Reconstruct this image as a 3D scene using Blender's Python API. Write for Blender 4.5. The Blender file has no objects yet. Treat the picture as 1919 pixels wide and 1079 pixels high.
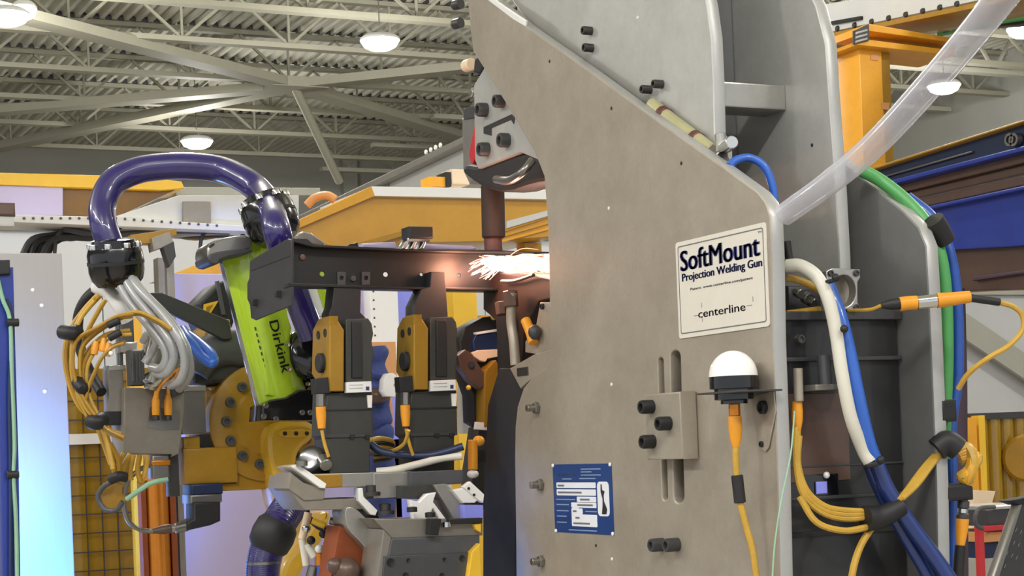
import bpy, bmesh, math, random
from mathutils import Vector, Matrix
random.seed(4)
S = bpy.context.scene
COL = S.collection
# ------------------------------------------------------------------ camera
F = 3300.0; CX, HY = 959.5, 840.0; ROLL = 0.04; YAW = math.radians(25.9)
CAM = Vector((0, 0, 1.5))
FW = Vector((math.sin(YAW), math.cos(YAW), 0)); RT = Vector((math.cos(YAW), -math.sin(YAW), 0)); UP = Vector((0, 0, 1))
cX = RT*math.cos(ROLL) - UP*math.sin(ROLL); cY = RT*math.sin(ROLL) + UP*math.cos(ROLL)
cam = bpy.data.objects.new('camera', bpy.data.cameras.new('camera')); COL.objects.link(cam)
m = Matrix.Identity(4)
for i in range(3): m[i][0], m[i][1], m[i][2], m[i][3] = cX[i], cY[i], -FW[i], CAM[i]
cam.matrix_world = m
cam.data.sensor_width = 36; cam.data.lens = 36*F/1919; cam.data.shift_y = (HY-539.5)/1919
cam.data.clip_start = .05; cam.data.clip_end = 200
S.camera = cam
S.view_settings.view_transform = 'Standard'; S.view_settings.look = 'None'
S.view_settings.exposure = 0.12; S.view_settings.gamma = 1; S.view_settings.use_curve_mapping = False
# ------------------------------------------------------------------ world and large lights
W = bpy.data.worlds.new('plant_air'); S.world = W; W.use_nodes = True
W.node_tree.nodes['Background'].inputs[0].default_value = (.93, .96, 1.0, 1)
W.node_tree.nodes['Background'].inputs[1].default_value = .8
def lamp(kind, loc, energy, col, size=.5, target=None, name='lamp_light'):
    l = bpy.data.lights.new(name, kind); l.energy = energy; l.color = col
    o = bpy.data.objects.new(name, l); COL.objects.link(o); o.location = loc
    if kind == 'AREA': l.shape = 'DISK'; l.size = size
    elif kind == 'POINT': l.shadow_soft_size = size
    if target is not None: o.rotation_euler = (Vector(target)-Vector(loc)).to_track_quat('-Z', 'Y').to_euler()
    return o
# the plant's grid of high bay lamps outside the frame, each an omnidirectional fitting under the roof
for x, y in ((-2, -2), (3.5, -2.5), (-5, 3), (7, 3.5), (2.2, 7.5), (-4.5, 9), (8, 10)):
    lamp('POINT', (x, y, 5.3), 300, (1, .97, .92), .3, None, 'high_bay_light')
# added blue spot, unseen, for the blue reflection on the brushed panel
bl = lamp('SPOT', (.62, 4.42, .7), 620, (.06, .28, 1), .4, (.76, 5.3, 1.16), 'blue_fill'); bl.data.spot_size = 1.0; bl.data.spot_blend = .8; bl.data.shadow_soft_size = .15

wl = lamp('SPOT', (.62, 4.5, 1.0), 30, (1, .98, 1), .4, (.86, 5.3, 1.60), 'white_fill'); wl.data.spot_size = .75; wl.data.spot_blend = .9; wl.data.shadow_soft_size = .12  # added white spot, unseen, for the white band on the panel
# long unseen strips added over the cell for line highlights on the hoses
for loc, rz, e in (((.2, .6, 3.5), 0, 50), ((-1.3, 3.0, 3.4), math.pi/2, 60)):
    sl_ = lamp('AREA', loc, e, (1, .99, .97), .1, None, 'highlight_strip'); sl_.data.shape = 'RECTANGLE'; sl_.data.size = 3.6; sl_.data.size_y = .12; sl_.rotation_euler = (0, 0, rz)

# ------------------------------------------------------------------ pixels to places
def ray(px, py): return FW + cX*((px-CX)/F) + cY*((HY-py)/F)
def P(px, py, d): return CAM + ray(px, py)*d
def PX(px, py, x): r = ray(px, py); return CAM + r*((x-CAM.x)/r.x)
def PY(px, py, y): r = ray(px, py); return CAM + r*((y-CAM.y)/r.y)
def PZ(px, py, z): r = ray(px, py); return CAM + r*((z-CAM.z)/r.z)
def mm(px, d): return px*d/F
def ydep(px, py, d): return P(px, py, d).y
def xdep(px, py, d): return P(px, py, d).x

# ------------------------------------------------------------------ materials
def lin(h):
    h = h.lstrip('#'); r = []
    for i in (0, 2, 4):
        c = int(h[i:i+2], 16)/255
        r.append(c/12.92 if c <= .04045 else ((c+.055)/1.055)**2.4)
    return tuple(r)+(1,)
def mat(name, col, rough=.5, metal=0., var=.12, scale=6., bump=0., coat=0., emit=0., trans=0., col2=None, stretch=None, spec=None, alpha=None):
    M = bpy.data.materials.new(name); M.use_nodes = True
    nt = M.node_tree; b = nt.nodes['Principled BSDF']; L = nt.links
    c = lin(col)
    b.inputs['Roughness'].default_value = rough; b.inputs['Metallic'].default_value = metal
    b.inputs['Coat Weight'].default_value = coat; b.inputs['Transmission Weight'].default_value = trans
    if spec is not None: b.inputs['Specular IOR Level'].default_value = spec
    tc = nt.nodes.new('ShaderNodeTexCoord'); mp = nt.nodes.new('ShaderNodeMapping'); L.new(tc.outputs['Object'], mp.inputs[0])
    if stretch: mp.inputs['Scale'].default_value = stretch
    n = nt.nodes.new('ShaderNodeTexNoise'); n.inputs['Scale'].default_value = scale; n.inputs['Detail'].default_value = 6; n.inputs['Roughness'].default_value = .8
    L.new(mp.outputs[0], n.inputs['Vector'])
    r = nt.nodes.new('ShaderNodeValToRGB'); L.new(n.outputs['Fac'], r.inputs[0])
    r.color_ramp.elements[0].position = .3; r.color_ramp.elements[1].position = .7
    c2 = lin(col2) if col2 else tuple(min(1, v*(1+var)) for v in c[:3])+(1,)
    r.color_ramp.elements[0].color = tuple(v*(1-var) for v in c[:3])+(1,); r.color_ramp.elements[1].color = c2
    L.new(r.outputs[0], b.inputs['Base Color'])
    if bump:
        n2 = nt.nodes.new('ShaderNodeTexNoise'); n2.inputs['Scale'].default_value = scale*14; n2.inputs['Detail'].default_value = 3
        L.new(mp.outputs[0], n2.inputs['Vector'])
        bp = nt.nodes.new('ShaderNodeBump'); bp.inputs['Strength'].default_value = bump; bp.inputs['Distance'].default_value = .002
        L.new(n2.outputs['Fac'], bp.inputs['Height']); L.new(bp.outputs[0], b.inputs['Normal'])
    if emit:
        b.inputs['Emission Color'].default_value = c; b.inputs['Emission Strength'].default_value = emit
    if alpha is not None: b.inputs['Alpha'].default_value = alpha
    return M
M = {}
def dm(k, *a, **kw): M[k] = mat(k, *a, **kw)
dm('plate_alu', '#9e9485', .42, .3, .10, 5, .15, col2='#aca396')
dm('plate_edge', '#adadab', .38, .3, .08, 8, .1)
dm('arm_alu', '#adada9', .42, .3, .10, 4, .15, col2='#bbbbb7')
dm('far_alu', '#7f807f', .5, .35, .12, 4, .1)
dm('alu', '#a9a7a2', .32, .7, .1, 10, .1)
dm('alu_dark', '#8f8a82', .38, .5, .12, 10, .1)
dm('steel', '#8b8984', .3, .85, .1, 12)
dm('steel_dark', '#4a4846', .4, .6, .12, 12)
dm('chrome', '#d8d8d8', .15, 1, .03, 10)
dm('black', '#1d1d1f', .55, 0, .15, 9)
dm('black_gloss', '#101012', .15, 0, .1, 9, coat=.4)
dm('black_paint', '#2a2a2b', .35, .1, .14, 9, coat=.15)
dm('charcoal', '#3f3f41', .5, .1, .14, 12, .1)
dm('graphite', '#55565a', .5, .25, .12, 12)
dm('rubber', '#242425', .75, 0, .12, 15)
dm('fixture', '#3a3b38', .5, .1, .14, 10)
dm('anodised', '#56575a', .42, .45, .12, 10)
dm('rail', '#1f1e1e', .38, .25, .2, 7, .1)
dm('rail_cap', '#39383a', .45, .2, .14, 14, .15)
dm('yellow', '#d39a1c', .38, 0, .10, 6, coat=.2)
dm('yellow_deep', '#a37a1c', .42, 0, .14, 7, coat=.1)
dm('yellow_robot', '#d2a630', .35, 0, .1, 5, coat=.3)
dm('yellow_bright', '#f2c23a', .4, 0, .06, 5)
dm('clamp_yellow', '#9c7620', .4, .2, .12, 9)
dm('orange', '#e8a42c', .4, 0, .08, 9)
dm('curtain', '#a07c10', .14, 0, .15, 3, coat=.4)
dm('amber', '#7e5a1e', .12, 0, .15, 3, coat=.4)
dm('hood', '#c8952c', .28, 0, .12, 2.5, coat=.3)
dm('copper', '#cf8028', .22, .5, .1, 5)
dm('weld_copper', '#6a4640', .5, .5, .2, 10)
dm('rust', '#8d4620', .55, .15, .18, 6)
dm('purple', '#261c62', .3, 0, .2, 40, .10, coat=1)
dm('tool_steel', '#8a8378', .5, .3, .12, 12, .1)
dm('blue', '#1f4fa8', .35, 0, .12, 8, coat=.3)
dm('hose_blue', '#2f62c0', .3, 0, .1, 8, coat=.4)
dm('deep_blue', '#1b3372', .3, 0, .1, 8, coat=.5)
dm('navy', '#1d2b4e', .4, 0, .1, 8)
dm('beam_blue', '#1c3590', .35, 0, .18, 3, coat=.2)
dm('beam_navy', '#22304e', .35, .1, .18, 3, coat=.2)
dm('brown', '#5e4a41', .35, .2, .18, 3)
dm('plum', '#4a3947', .4, 0, .12, 3)
dm('blueviolet', '#3a2f8e', .4, 0, .12, 3)
dm('green_sleeve', '#b0d22a', .28, 0, .05, 6, coat=1)
dm('green', '#4e9a55', .4, 0, .1, 8)
dm('pale_green', '#8db79a', .4, 0, .1, 8)
dm('white', '#e4e4e2', .5, 0, .04, 5)
dm('white_duct', '#cfd0ce', .5, 0, .05, 2)
dm('white_gloss', '#f2f1ee', .15, 0, .02, 5, coat=.5)
dm('hose_white', '#d9d6c9', .4, 0, .05, 8)
dm('hose_grey', '#a9aaab', .3, .15, .1, 12, coat=.3)
dm('cream', '#ead2b4', .55, 0, .08, 4)
dm('lavender', '#bcb2d2', .35, .2, .04, 1.5)  # bluish light on pale sheets put into this colour
dm('lav_bright', '#8f95f2', .4, 0, .06, 4)
dm('cable_yellow', '#c0983a', .4, 0, .16, 14)
dm('sensor_orange', '#e39826', .4, 0, .08, 9)
dm('red', '#c22f36', .4, 0, .1, 5)
dm('tan', '#d59a62', .4, 0, .1, 4)
dm('wall_paint', '#a8a89f', .8, 0, .05, .8)
dm('wall_white', '#c2c4c6', .7, 0, .03, .7)
dm('deck_paint', '#cac8b8', .7, 0, .05, 1)
dm('joist_paint', '#989583', .65, 0, .06, 2)
dm('joist_shade', '#a09e8e', .7, 0, .06, 2)
dm('concrete', '#a49e94', .45, 0, .12, 1.2, .1)
dm('nameplate', '#1f3f7d', .3, .15, .1, 30)
dm('sign_face', '#ddd8cc', .4, .1, .03, 20)
dm('ink', '#2a3068', .5, 0, .05, 20)
dm('ink_grey', '#6a6a70', .5, 0, .05, 20)
dm('print_white', '#dfe2ea', .5, 0, .03, 20)
dm('print_blue', '#7f94b8', .5, 0, .03, 20)
dm('lens_lit', '#ffffff', .4, emit=14)
dm('spark_hot', '#ffe9dd', .5, emit=9)
dm('spark_glow', '#ff9474', .5, emit=2.0)
dm('tube_inside', '#d9dade', .2, 0, .04, 6)
dm('brushed', '#aeaaa8', .36, .35, .03, 3, .05, stretch=(60, 60, 1))
def clear_mat(name, col, opac, rough):
    Mx = bpy.data.materials.new(name); Mx.use_nodes = True; nt = Mx.node_tree
    b = nt.nodes['Principled BSDF']; b.inputs['Base Color'].default_value = lin(col); b.inputs['Roughness'].default_value = rough
    b.inputs['Coat Weight'].default_value = .5
    t = nt.nodes.new('ShaderNodeBsdfTransparent'); t.inputs[0].default_value = (1, 1, 1, 1); x = nt.nodes.new('ShaderNodeMixShader'); n = nt.nodes.new('ShaderNodeLayerWeight'); n.inputs['Blend'].default_value = .35
    mr = nt.nodes.new('ShaderNodeMapRange'); mr.inputs['To Min'].default_value = opac-.1; mr.inputs['To Max'].default_value = min(1, opac+.5)
    nt.links.new(n.outputs['Facing'], mr.inputs['Value']); nt.links.new(mr.outputs[0], x.inputs[0])
    nt.links.new(t.outputs[0], x.inputs[1]); nt.links.new(b.outputs[0], x.inputs[2])
    nt.links.new(x.outputs[0], nt.nodes['Material Output'].inputs[0]); M[name] = Mx
clear_mat('clear_tube', '#c8c8d2', .42, .2)
clear_mat('amber_film', '#c88a14', .62, .15)

# ------------------------------------------------------------------ mesh building
def XF(x0): return Matrix(((0, 0, -1, x0), (-1, 0, 0, 0), (0, 1, 0, 0), (0, 0, 0, 1)))       # local (right, up, out) on a plane facing -X
def YF(y0): return Matrix(((1, 0, 0, 0), (0, 0, -1, y0), (0, 1, 0, 0), (0, 0, 0, 1)))        # facing -Y
def ZF(z0): return Matrix(((1, 0, 0, 0), (0, 1, 0, 0), (0, 0, 1, z0), (0, 0, 0, 1)))         # facing up
def slab_mesh(pts, holes, t, bev):
    cu = bpy.data.curves.new('outline', 'CURVE'); cu.dimensions = '2D'; cu.fill_mode = 'BOTH'
    cu.extrude = max(t/2-bev, 0); cu.bevel_depth = bev; cu.bevel_resolution = 1; cu.offset = -bev
    for loop in [pts]+list(holes):
        s = cu.splines.new('POLY'); s.points.add(len(loop)-1); s.use_cyclic_u = True
        for q, p in zip(s.points, loop): q.co = (p[0], p[1], 0, 1)
    o = bpy.data.objects.new('outline', cu); me = bpy.data.meshes.new_from_object(o)
    bpy.data.objects.remove(o); bpy.data.curves.remove(cu)
    return me
def catmull(pts, n=6):
    pts = [Vector(p) for p in pts]
    if len(pts) < 3: return pts
    e = [2*pts[0]-pts[1]]+pts+[2*pts[-1]-pts[-2]]; out = []
    for i in range(1, len(e)-2):
        a, b, c, d = e[i-1], e[i], e[i+1], e[i+2]
        for k in range(n):
            t = k/n
            out.append(.5*((2*b)+(c-a)*t+(2*a-5*b+4*c-d)*t*t+(3*b-a-3*c+d)*t**3))
    out.append(pts[-1]); return out
def rrect(x0, y0, x1, y1, r, n=4):
    o = []
    for cx, cy, a in ((x1-r, y1-r, 0), (x0+r, y1-r, 90), (x0+r, y0+r, 180), (x1-r, y0+r, 270)):
        for k in range(n+1):
            t = math.radians(a+90*k/n); o.append((cx+r*math.cos(t), cy+r*math.sin(t)))
    return o
def soft(pts, it=1):
    for _ in range(it):
        o = []
        for a, b in zip(pts, pts[1:]+pts[:1]):
            o += [(a[0]*.75+b[0]*.25, a[1]*.75+b[1]*.25), (a[0]*.25+b[0]*.75, a[1]*.25+b[1]*.75)]
        pts = o
    return pts
class B:
    def __init__(s): s.bm = bmesh.new()
    def add(s, me, mx=None):
        if mx is not None: me.transform(mx)
        s.bm.from_mesh(me); bpy.data.meshes.remove(me); return s
    def slab(s, pts, frame, t, holes=(), bev=.002):
        return s.add(slab_mesh(pts, holes, t, min(bev, t*.45)), frame @ Matrix.Translation((0, 0, -t/2)))
    def X(s, pix, x0, t, holes=(), bev=.002):        # outline given by picture points lying on the plane x = x0
        g = lambda L: [(-(q := PX(a, b, x0)).y, q.z) for a, b in L]
        return s.slab(g(pix), XF(x0), t, [g(h) for h in holes], bev)
    def Y(s, pix, y0, t, holes=(), bev=.002):
        g = lambda L: [((q := PY(a, b, y0)).x, q.z) for a, b in L]
        return s.slab(g(pix), YF(y0), t, [g(h) for h in holes], bev)
    def rY(s, a, b, c, d, y0, t, bev=.002):           # upright rectangle on y = y0 from its picture box
        l = PY(a, (b+d)/2, y0).x; r = PY(c, (b+d)/2, y0).x; u = PY((a+c)/2, b, y0).z; w = PY((a+c)/2, d, y0).z
        return s.slab([(l, w), (r, w), (r, u), (l, u)], YF(y0), t, (), bev)
    def rX(s, a, b, c, d, x0, t, bev=.002):
        l = -PX(a, (b+d)/2, x0).y; r = -PX(c, (b+d)/2, x0).y; u = PX((a+c)/2, b, x0).z; w = PX((a+c)/2, d, x0).z
        return s.slab([(l, w), (r, w), (r, u), (l, u)], XF(x0), t, (), bev)
    def box(s, a, b, bev=.002):
        lo = [min(a[i], b[i]) for i in range(3)]; hi = [max(a[i], b[i]) for i in range(3)]
        return s.slab([(lo[0], lo[2]), (hi[0], lo[2]), (hi[0], hi[2]), (lo[0], hi[2])], YF(lo[1]), hi[1]-lo[1], (), bev)
    def lathe(s, p, ax, prof, seg=20):                # profile of (radius, height along the axis)
        p = Vector(p); ax = Vector(ax).normalized(); u = ax.orthogonal().normalized(); v = ax.cross(u); rings = []
        for r, h in prof:
            if r < 1e-6: rings.append([s.bm.verts.new(p+ax*h)])
            else: rings.append([s.bm.verts.new(p+ax*h+(u*math.cos(t)+v*math.sin(t))*r) for t in (2*math.pi*k/seg for k in range(seg))])
        for a, b in zip(rings, rings[1:]):
            for k in range(seg):
                l = (k+1) % seg
                if len(a) == 1 and len(b) == 1: continue
                if len(a) == 1: s.bm.faces.new((a[0], b[l], b[k]))
                elif len(b) == 1: s.bm.faces.new((a[k], a[l], b[0]))
                else: s.bm.faces.new((a[k], a[l], b[l], b[k]))
        return s
    def cyl(s, p, q, r, r2=None, seg=16, bev=0):
        p, q = Vector(p), Vector(q); h = (q-p).length; r2 = r if r2 is None else r2; e = min(r, r2)*.12
        return s.lathe(p, q-p, [(0, 0), (r-e, 0), (r, e), (r2, h-e), (r2-e, h), (0, h)], seg)
    def tube(s, pts, r, seg=10, n=6, smooth=True):
        pts = catmull(pts, n) if smooth else [Vector(p) for p in pts]
        rr = r if callable(r) else (lambda t: r); prev = None; u = None; N = len(pts)-1
        for i, p in enumerate(pts):
            t = (pts[min(i+1, N)]-pts[max(i-1, 0)]).normalized()
            u = t.orthogonal().normalized() if u is None else (u-t*u.dot(t)).normalized()
            v = t.cross(u); R = rr(i/N)
            ring = [s.bm.verts.new(p+(u*math.cos(a)+v*math.sin(a))*R) for a in (2*math.pi*k/seg for k in range(seg))]
            if prev:
                for k in range(seg): s.bm.faces.new((prev[k], prev[(k+1) % seg], ring[(k+1) % seg], ring[k]))
            else: s.bm.faces.new(ring[::-1])
            prev = ring
        s.bm.faces.new(prev); return s
    def ball(s, c, r, seg=18):
        r = (r, r, r) if not isinstance(r, (tuple, list)) else r
        g = bmesh.ops.create_uvsphere(s.bm, u_segments=seg, v_segments=seg//2, radius=1)
        bmesh.ops.transform(s.bm, matrix=Matrix.Translation(c) @ Matrix.Diagonal((*r, 1)), verts=g['verts']); return s
    def bar(s, p, q, w, h):                          # square bar from p to q, w wide, h high
        p, q = Vector(p), Vector(q); t = (q-p).normalized(); sd = t.cross(UP); sd = sd.normalized() if sd.length > 1e-3 else Vector((1, 0, 0)); up = sd.cross(t)
        vs = [s.bm.verts.new(a+sd*(i*w/2)+up*(j*h/2)) for a in (p, q) for i, j in ((-1, -1), (1, -1), (1, 1), (-1, 1))]
        for f in ((0, 1, 2, 3), (7, 6, 5, 4), (0, 4, 5, 1), (1, 5, 6, 2), (2, 6, 7, 3), (3, 7, 4, 0)): s.bm.faces.new([vs[i] for i in f])
        return s
    def mesh(s, name, ang=38):
        bmesh.ops.recalc_face_normals(s.bm, faces=s.bm.faces)
        me = bpy.data.meshes.new(name); 
        vs = [v.co for v in s.bm.verts]
        lo = Vector((min(v.x for v in vs), min(v.y for v in vs), min(v.z for v in vs))); hi = Vector((max(v.x for v in vs), max(v.y for v in vs), max(v.z for v in vs)))
        c = (lo+hi)/2; bmesh.ops.translate(s.bm, verts=s.bm.verts, vec=-c)
        s.bm.to_mesh(me); s.bm.free()
        me.polygons.foreach_set('use_smooth', [True]*len(me.polygons)); me.set_sharp_from_angle(angle=math.radians(ang))
        return me, c, lo, hi
def wloc(o):
    v = Vector((0, 0, 0))
    while o is not None: v += o.location; o = o.parent
    return v
def tag(o, label, cat=None, group=None):
    o['label'] = label
    if cat: o['category'] = cat
    if group: o['group'] = group
    return o
def thing(name, label, cat, loc, group=None):
    o = bpy.data.objects.new(name, None); COL.objects.link(o); o.location = loc; o.empty_display_size = .05
    return tag(o, label, cat, group)
def part(root, name, b, m, label=None, kind=None):
    me, c, lo, hi = b.mesh(name); o = bpy.data.objects.new(name, me); COL.objects.link(o)
    me.materials.append(M[m] if isinstance(m, str) else m)
    if root is not None: o.parent = root; o.location = c-wloc(root)
    else: o.location = c
    if label: o['label'] = label
    if kind: o['kind'] = kind
    return o
def solo(name, label, cat, b, m, group=None):
    return tag(part(None, name, b, m), label, cat, group)
def struct(name, b, m):
    return part(None, name, b, m, kind='structure')
def again(o, root, loc):                              # another piece sharing the mesh of o, at a world place
    c = o.copy(); COL.objects.link(c); c.parent = root; c.location = Vector(loc)-(wloc(root) if root else Vector())
    return c
def letters(root, name, body, frame, rect, m, th=.0006, bold=0., kind=None):
    """flat printed words filling rect (left, bottom, right, top) in a frame's own coordinates"""
    cu = bpy.data.curves.new('words', 'FONT'); cu.body = body; cu.size = 1; cu.resolution_u = 3
    o = bpy.data.objects.new('words', cu); me = bpy.data.meshes.new_from_object(o); bpy.data.objects.remove(o); bpy.data.curves.remove(cu)
    xs = [v.co.x for v in me.vertices]; ys = [v.co.y for v in me.vertices]
    l, b_, r, t = rect; sx = (r-l)/(max(xs)-min(xs)); sy = (t-b_)/(max(ys)-min(ys))
    me.transform(frame @ Matrix.Translation((l-min(xs)*sx, b_-min(ys)*sy, th)) @ Matrix.Diagonal((sx, sy, 1, 1)))
    b = B(); w_ = frame.to_3x3() @ Vector((bold*sx, 0, 0))
    if bold:
        for k in (-1, 1): b.bm.from_mesh(me); bmesh.ops.translate(b.bm, verts=b.bm.verts[-len(me.vertices):], vec=w_*k)
    b.add(me); ex = bmesh.ops.extrude_face_region(b.bm, geom=b.bm.faces[:])
    nrm = frame.to_3x3() @ Vector((0, 0, 1))
    bmesh.ops.translate(b.bm, verts=[g for g in ex['geom'] if isinstance(g, bmesh.types.BMVert)], vec=nrm*.0003)
    return part(root, name, b, m)
def bolt(root, name, p, ax, r, h, m='black', sub=True):
    """socket head screw: head, rim and hex recess"""
    p, ax = Vector(p), Vector(ax).normalized(); b = B()
    b.lathe(p, ax, [(0, 0), (r, 0), (r, h*.85), (r*.9, h), (r*.58, h), (r*.5, h*.55), (0, h*.5)], 14)
    return part(root, name, b, m)
NX, NY = Vector((-1, 0, 0)), Vector((0, -1, 0))
def path(L): return [P(*q) for q in L]

# ================================================================== the plant shell
b = B(); b.slab([(-22, -8), (18, -8), (18, 30), (-22, 30)], ZF(0), .2, (), .01); struct('floor', b, 'concrete')
b = B(); b.box((-22, 28.6, 0), (18, 28.9, 6.9), .01); wb = struct('wall_back', b, 'wall_paint')
for k in range(10):
    bb = B(); bb.box((-14+k*3.1, 28.42, 0), (-13.75+k*3.1, 28.6, 6.6), .01); part(wb, 'column', bb, 'wall_paint')
bb = B(); bb.box((-20, 28.5, 5.28), (16, 28.6, 5.38)); part(wb, 'pipe_run', bb, 'brown', 'thin brown pipe along the grey wall')
b = B(); b.box((16.6, -8, 0), (16.9, 28.6, 6.9), .01); struct('wall_right', b, 'wall_paint')
ceil = bpy.data.objects.new('ceiling', None); COL.objects.link(ceil); ceil.location = (0, 12, 6.62); ceil['kind'] = 'structure'
b = B(); prof = []                                   # corrugated deck, flutes run along Y
x = -22.0; pr = []
while x < 17: pr += [(x, 6.60), (x+.045, 6.60), (x+.065, 6.65), (x+.115, 6.65)]; x += .14
vs = [[b.bm.verts.new((px, y, z)) for px, z in pr] for y in (-8, 28.6)]
for i in range(len(pr)-1): b.bm.faces.new((vs[0][i], vs[0][i+1], vs[1][i+1], vs[1][i]))
part(ceil, 'roof_deck', b, 'deck_paint')
b = B()                                              # dark boxes painting the shade in the flute gaps over every joist
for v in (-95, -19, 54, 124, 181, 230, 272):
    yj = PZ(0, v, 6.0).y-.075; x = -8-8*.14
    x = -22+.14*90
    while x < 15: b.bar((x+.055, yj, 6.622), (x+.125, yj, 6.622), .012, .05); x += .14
part(ceil, 'flute_gap_shade', b, 'charcoal', kind='stuff')
def joist_mesh():
    b = B(); L = 15.6
    for z, w, h in ((0, .13, .055), (.55, .11, .05)):
        b.bar((-L, 0, z+.02), (L, 0, z+.02), w, h)
    n = 26; st = 2*L/n
    for k in range(n):
        x0 = -L+k*st
        b.bar((x0, 0, .55), (x0+st/2, 0, .03), .03, .03); b.bar((x0+st/2, 0, .03), (x0+st, 0, .55), .03, .03)
        b.bar((x0+st/2, 0, .03), (x0+st/2, 0, .55), .025, .025)
    return b
jo = None
rows = [PZ(0, v, 6.0).y for v in (-95, -19, 54, 124, 181, 230, 272)]
for i, y in enumerate(rows):
    if jo is None: jo = part(ceil, 'roof_joist', joist_mesh(), 'joist_paint'); jc = jo.location.copy(); jo.location = (.4, y-12, jc.z+6.0); jw = jc.z+6.0+6.62
    else: again(jo, ceil, (.4+.31*(i % 3), y, jo.location.z+6.62-.0))
jo.location.z -= 0
for o in ceil.children:
    if o.name.startswith('roof_joist'): o.location.z = 6.275+.012-6.62
nd = PZ(551, 160, 5.95)
for a in ((-40, 8), (-40, 283), (-60, 212), (1000, 112), (1010, 300)):
    q = PZ(*a, 5.95); bb = B(); bb.bar(nd, q, .24, .1); part(ceil, 'brace_beam', bb, 'joist_paint')
bb = B(); bb.bar(nd-Vector((.35, 0, .0)), nd+Vector((.35, 0, 0)), .5, .12); part(ceil, 'brace_plate', bb, 'joist_paint')
q = PY(636, 340, nd.y+1.0); bb = B(); bb.tube([nd, q], .055, 10, smooth=False); part(ceil, 'knee_brace', bb, 'joist_paint')
for k in range(5):                                   # open trusses of the next bay, right of the gun
    y = 17.2+k*2.2; bb = B(); bb.bar((9.5, y, 5.98), (16.4, y, 5.98), .14, .06)
    for j in range(9): bb.bar((9.6+j*.76, y, 6.55), (9.98+j*.76, y, 6.0), .035, .035); bb.bar((9.98+j*.76, y, 6.0), (10.36+j*.76, y, 6.55), .035, .035)
    part(ceil, 'roof_truss', bb, 'joist_shade')
# high bay lamps
def high_bay(px, py, z, label, r=.2, grp=None, energy=110):
    p = PZ(px, py, z); t = thing('high_bay_lamp', label, 'ceiling lamp', p+Vector((0, 0, .02)))
    b = B(); b.lathe(p+Vector((0, 0, .01)), UP, [(0, .07), (.07, .07), (r*.8, .05), (r, .02), (r, 0), (r*.95, 0)], 24); part(t, 'housing', b, 'white_duct')
    b = B(); b.lathe(p, UP, [(0, -.09), (r*.5, -.08), (r*.8, -.05), (r*.96, 0), (r*.94, .015), (0, .015)], 24); part(t, 'lens', b, 'lens_lit')
    b = B(); b.tube([p+Vector((0, 0, .16)), Vector((p.x, p.y, 6.6))], .006, 6, smooth=False); part(t, 'drop_rod', b, 'steel')
    lamp('POINT', p-Vector((0, 0, .3)), energy, (1, .98, .95), r, None, 'high_bay_light')
high_bay(712, 78, 5.6, 'bright round high bay lamp high in the roof between the hose arch and the gun')
high_bay(369, 266, 5.6, 'round lit high bay lamp just above the top of the purple hose arch', .21)
high_bay(12, 30, 5.6, 'large lit high bay lamp in the top corner above the yellow guard', .21)
high_bay(45, 19, 5.75, 'smaller lit high bay lamp touching the big one in the top corner', .12)
high_bay(1769, 162, 5.6, 'lit high bay lamp seen beside the frosted tube near the right wall', .2)
high_bay(1917, 55, 5.6, 'lit lamp at the edge of view above the blue gantry', .17)

# ================================================================== partitions, guards and ducts behind the cell
yw = ydep(200, 600, 11.5)
def wallpiece(name, a, c, ztop, y, m, label):
    x0 = PY(a, 600, y).x; x1 = PY(c, 600, y).x; t = thing(name, label, 'partition', (x0, y, 0)); n = 5
    for k in range(n):
        bb = B(); bb.box((x0+(x1-x0)*k/n+.004, y, 0), (x0+(x1-x0)*(k+1)/n-.004, y+.06, ztop)); part(t, 'panel', bb, m)
    bb = B(); bb.box((x0, y-.03, ztop), (x1, y+.09, ztop+.07)); part(t, 'top_rail', bb, 'wall_paint')
    return t
wallpiece('partition_wall', -80, 1120, PY(250, 436, yw).z, yw, 'wall_white', 'long white partition wall behind the robot and the hose arch')
yr = ydep(1860, 650, 10.5)
pw = wallpiece('partition_wall', 1480, 2500, PY(1860, 553, yr).z, yr, 'wall_white', 'white partition wall behind the amber curtain at the right')
bb = B(); bb.bar(PY(1790, 600, yr-.08), PY(1990, 735, yr-.08), .03, .14); part(pw, 'diagonal_shadow', bb, 'wall_paint')  # grey bar drawn for the diagonal shadow on the white wall

# overhead guard at the left: yellow beam, amber hood side, lavender cover
y0 = ydep(150, 370, 7.4)
t = thing('overhead_guard', 'yellow overhead guard with amber side and lavender cover sheet left of the hose arch', 'guard', PY(150, 405, y0))
b = B(); b.Y([(-60, 322), (250, 330), (340, 340), (346, 352), (300, 356), (-60, 344)], y0, .3); part(t, 'top_beam', b, 'yellow_bright', 'bright yellow top beam')
b = B(); b.Y([(-60, 346), (300, 354), (342, 350), (214, 408), (-60, 404)], y0+.04, .2); part(t, 'side_sheet', b, 'amber')
b = B(); b.Y([(-60, 346), (118, 348), (118, 404), (-60, 402)], y0+.015, .02); part(t, 'cover_sheet', b, 'lavender', 'cover sheet painted lavender for a blue reflection')
t2 = thing('cable_tray', 'long white cable tray with rivet holes and bundles of wires under it', 'cable tray', PY(200, 425, y0))
yt = y0-.12
b = B(); b.Y([(25, 402), (215, 407), (425, 421), (560, 428), (560, 436), (425, 432), (25, 416)], yt, .25); part(t2, 'tray_side', b, 'white')
b = B(); b.Y([(214, 406), (335, 366), (560, 366), (560, 428), (425, 421)], yt+.05, .02); part(t2, 'back_sheet', b, 'white_duct')
b = B(); b.Y([(343, 377), (395, 377), (395, 420), (343, 417)], yt+.03, .012); part(t2, 'patch_plate', b, 'tan' if 0 else 'alu_dark', 'grey patch plate')
b = B(); b.Y([(330, 350), (600, 352), (600, 366), (330, 366)], yt+.3, .1); part(t2, 'top_flange', b, 'wall_paint')
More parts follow.
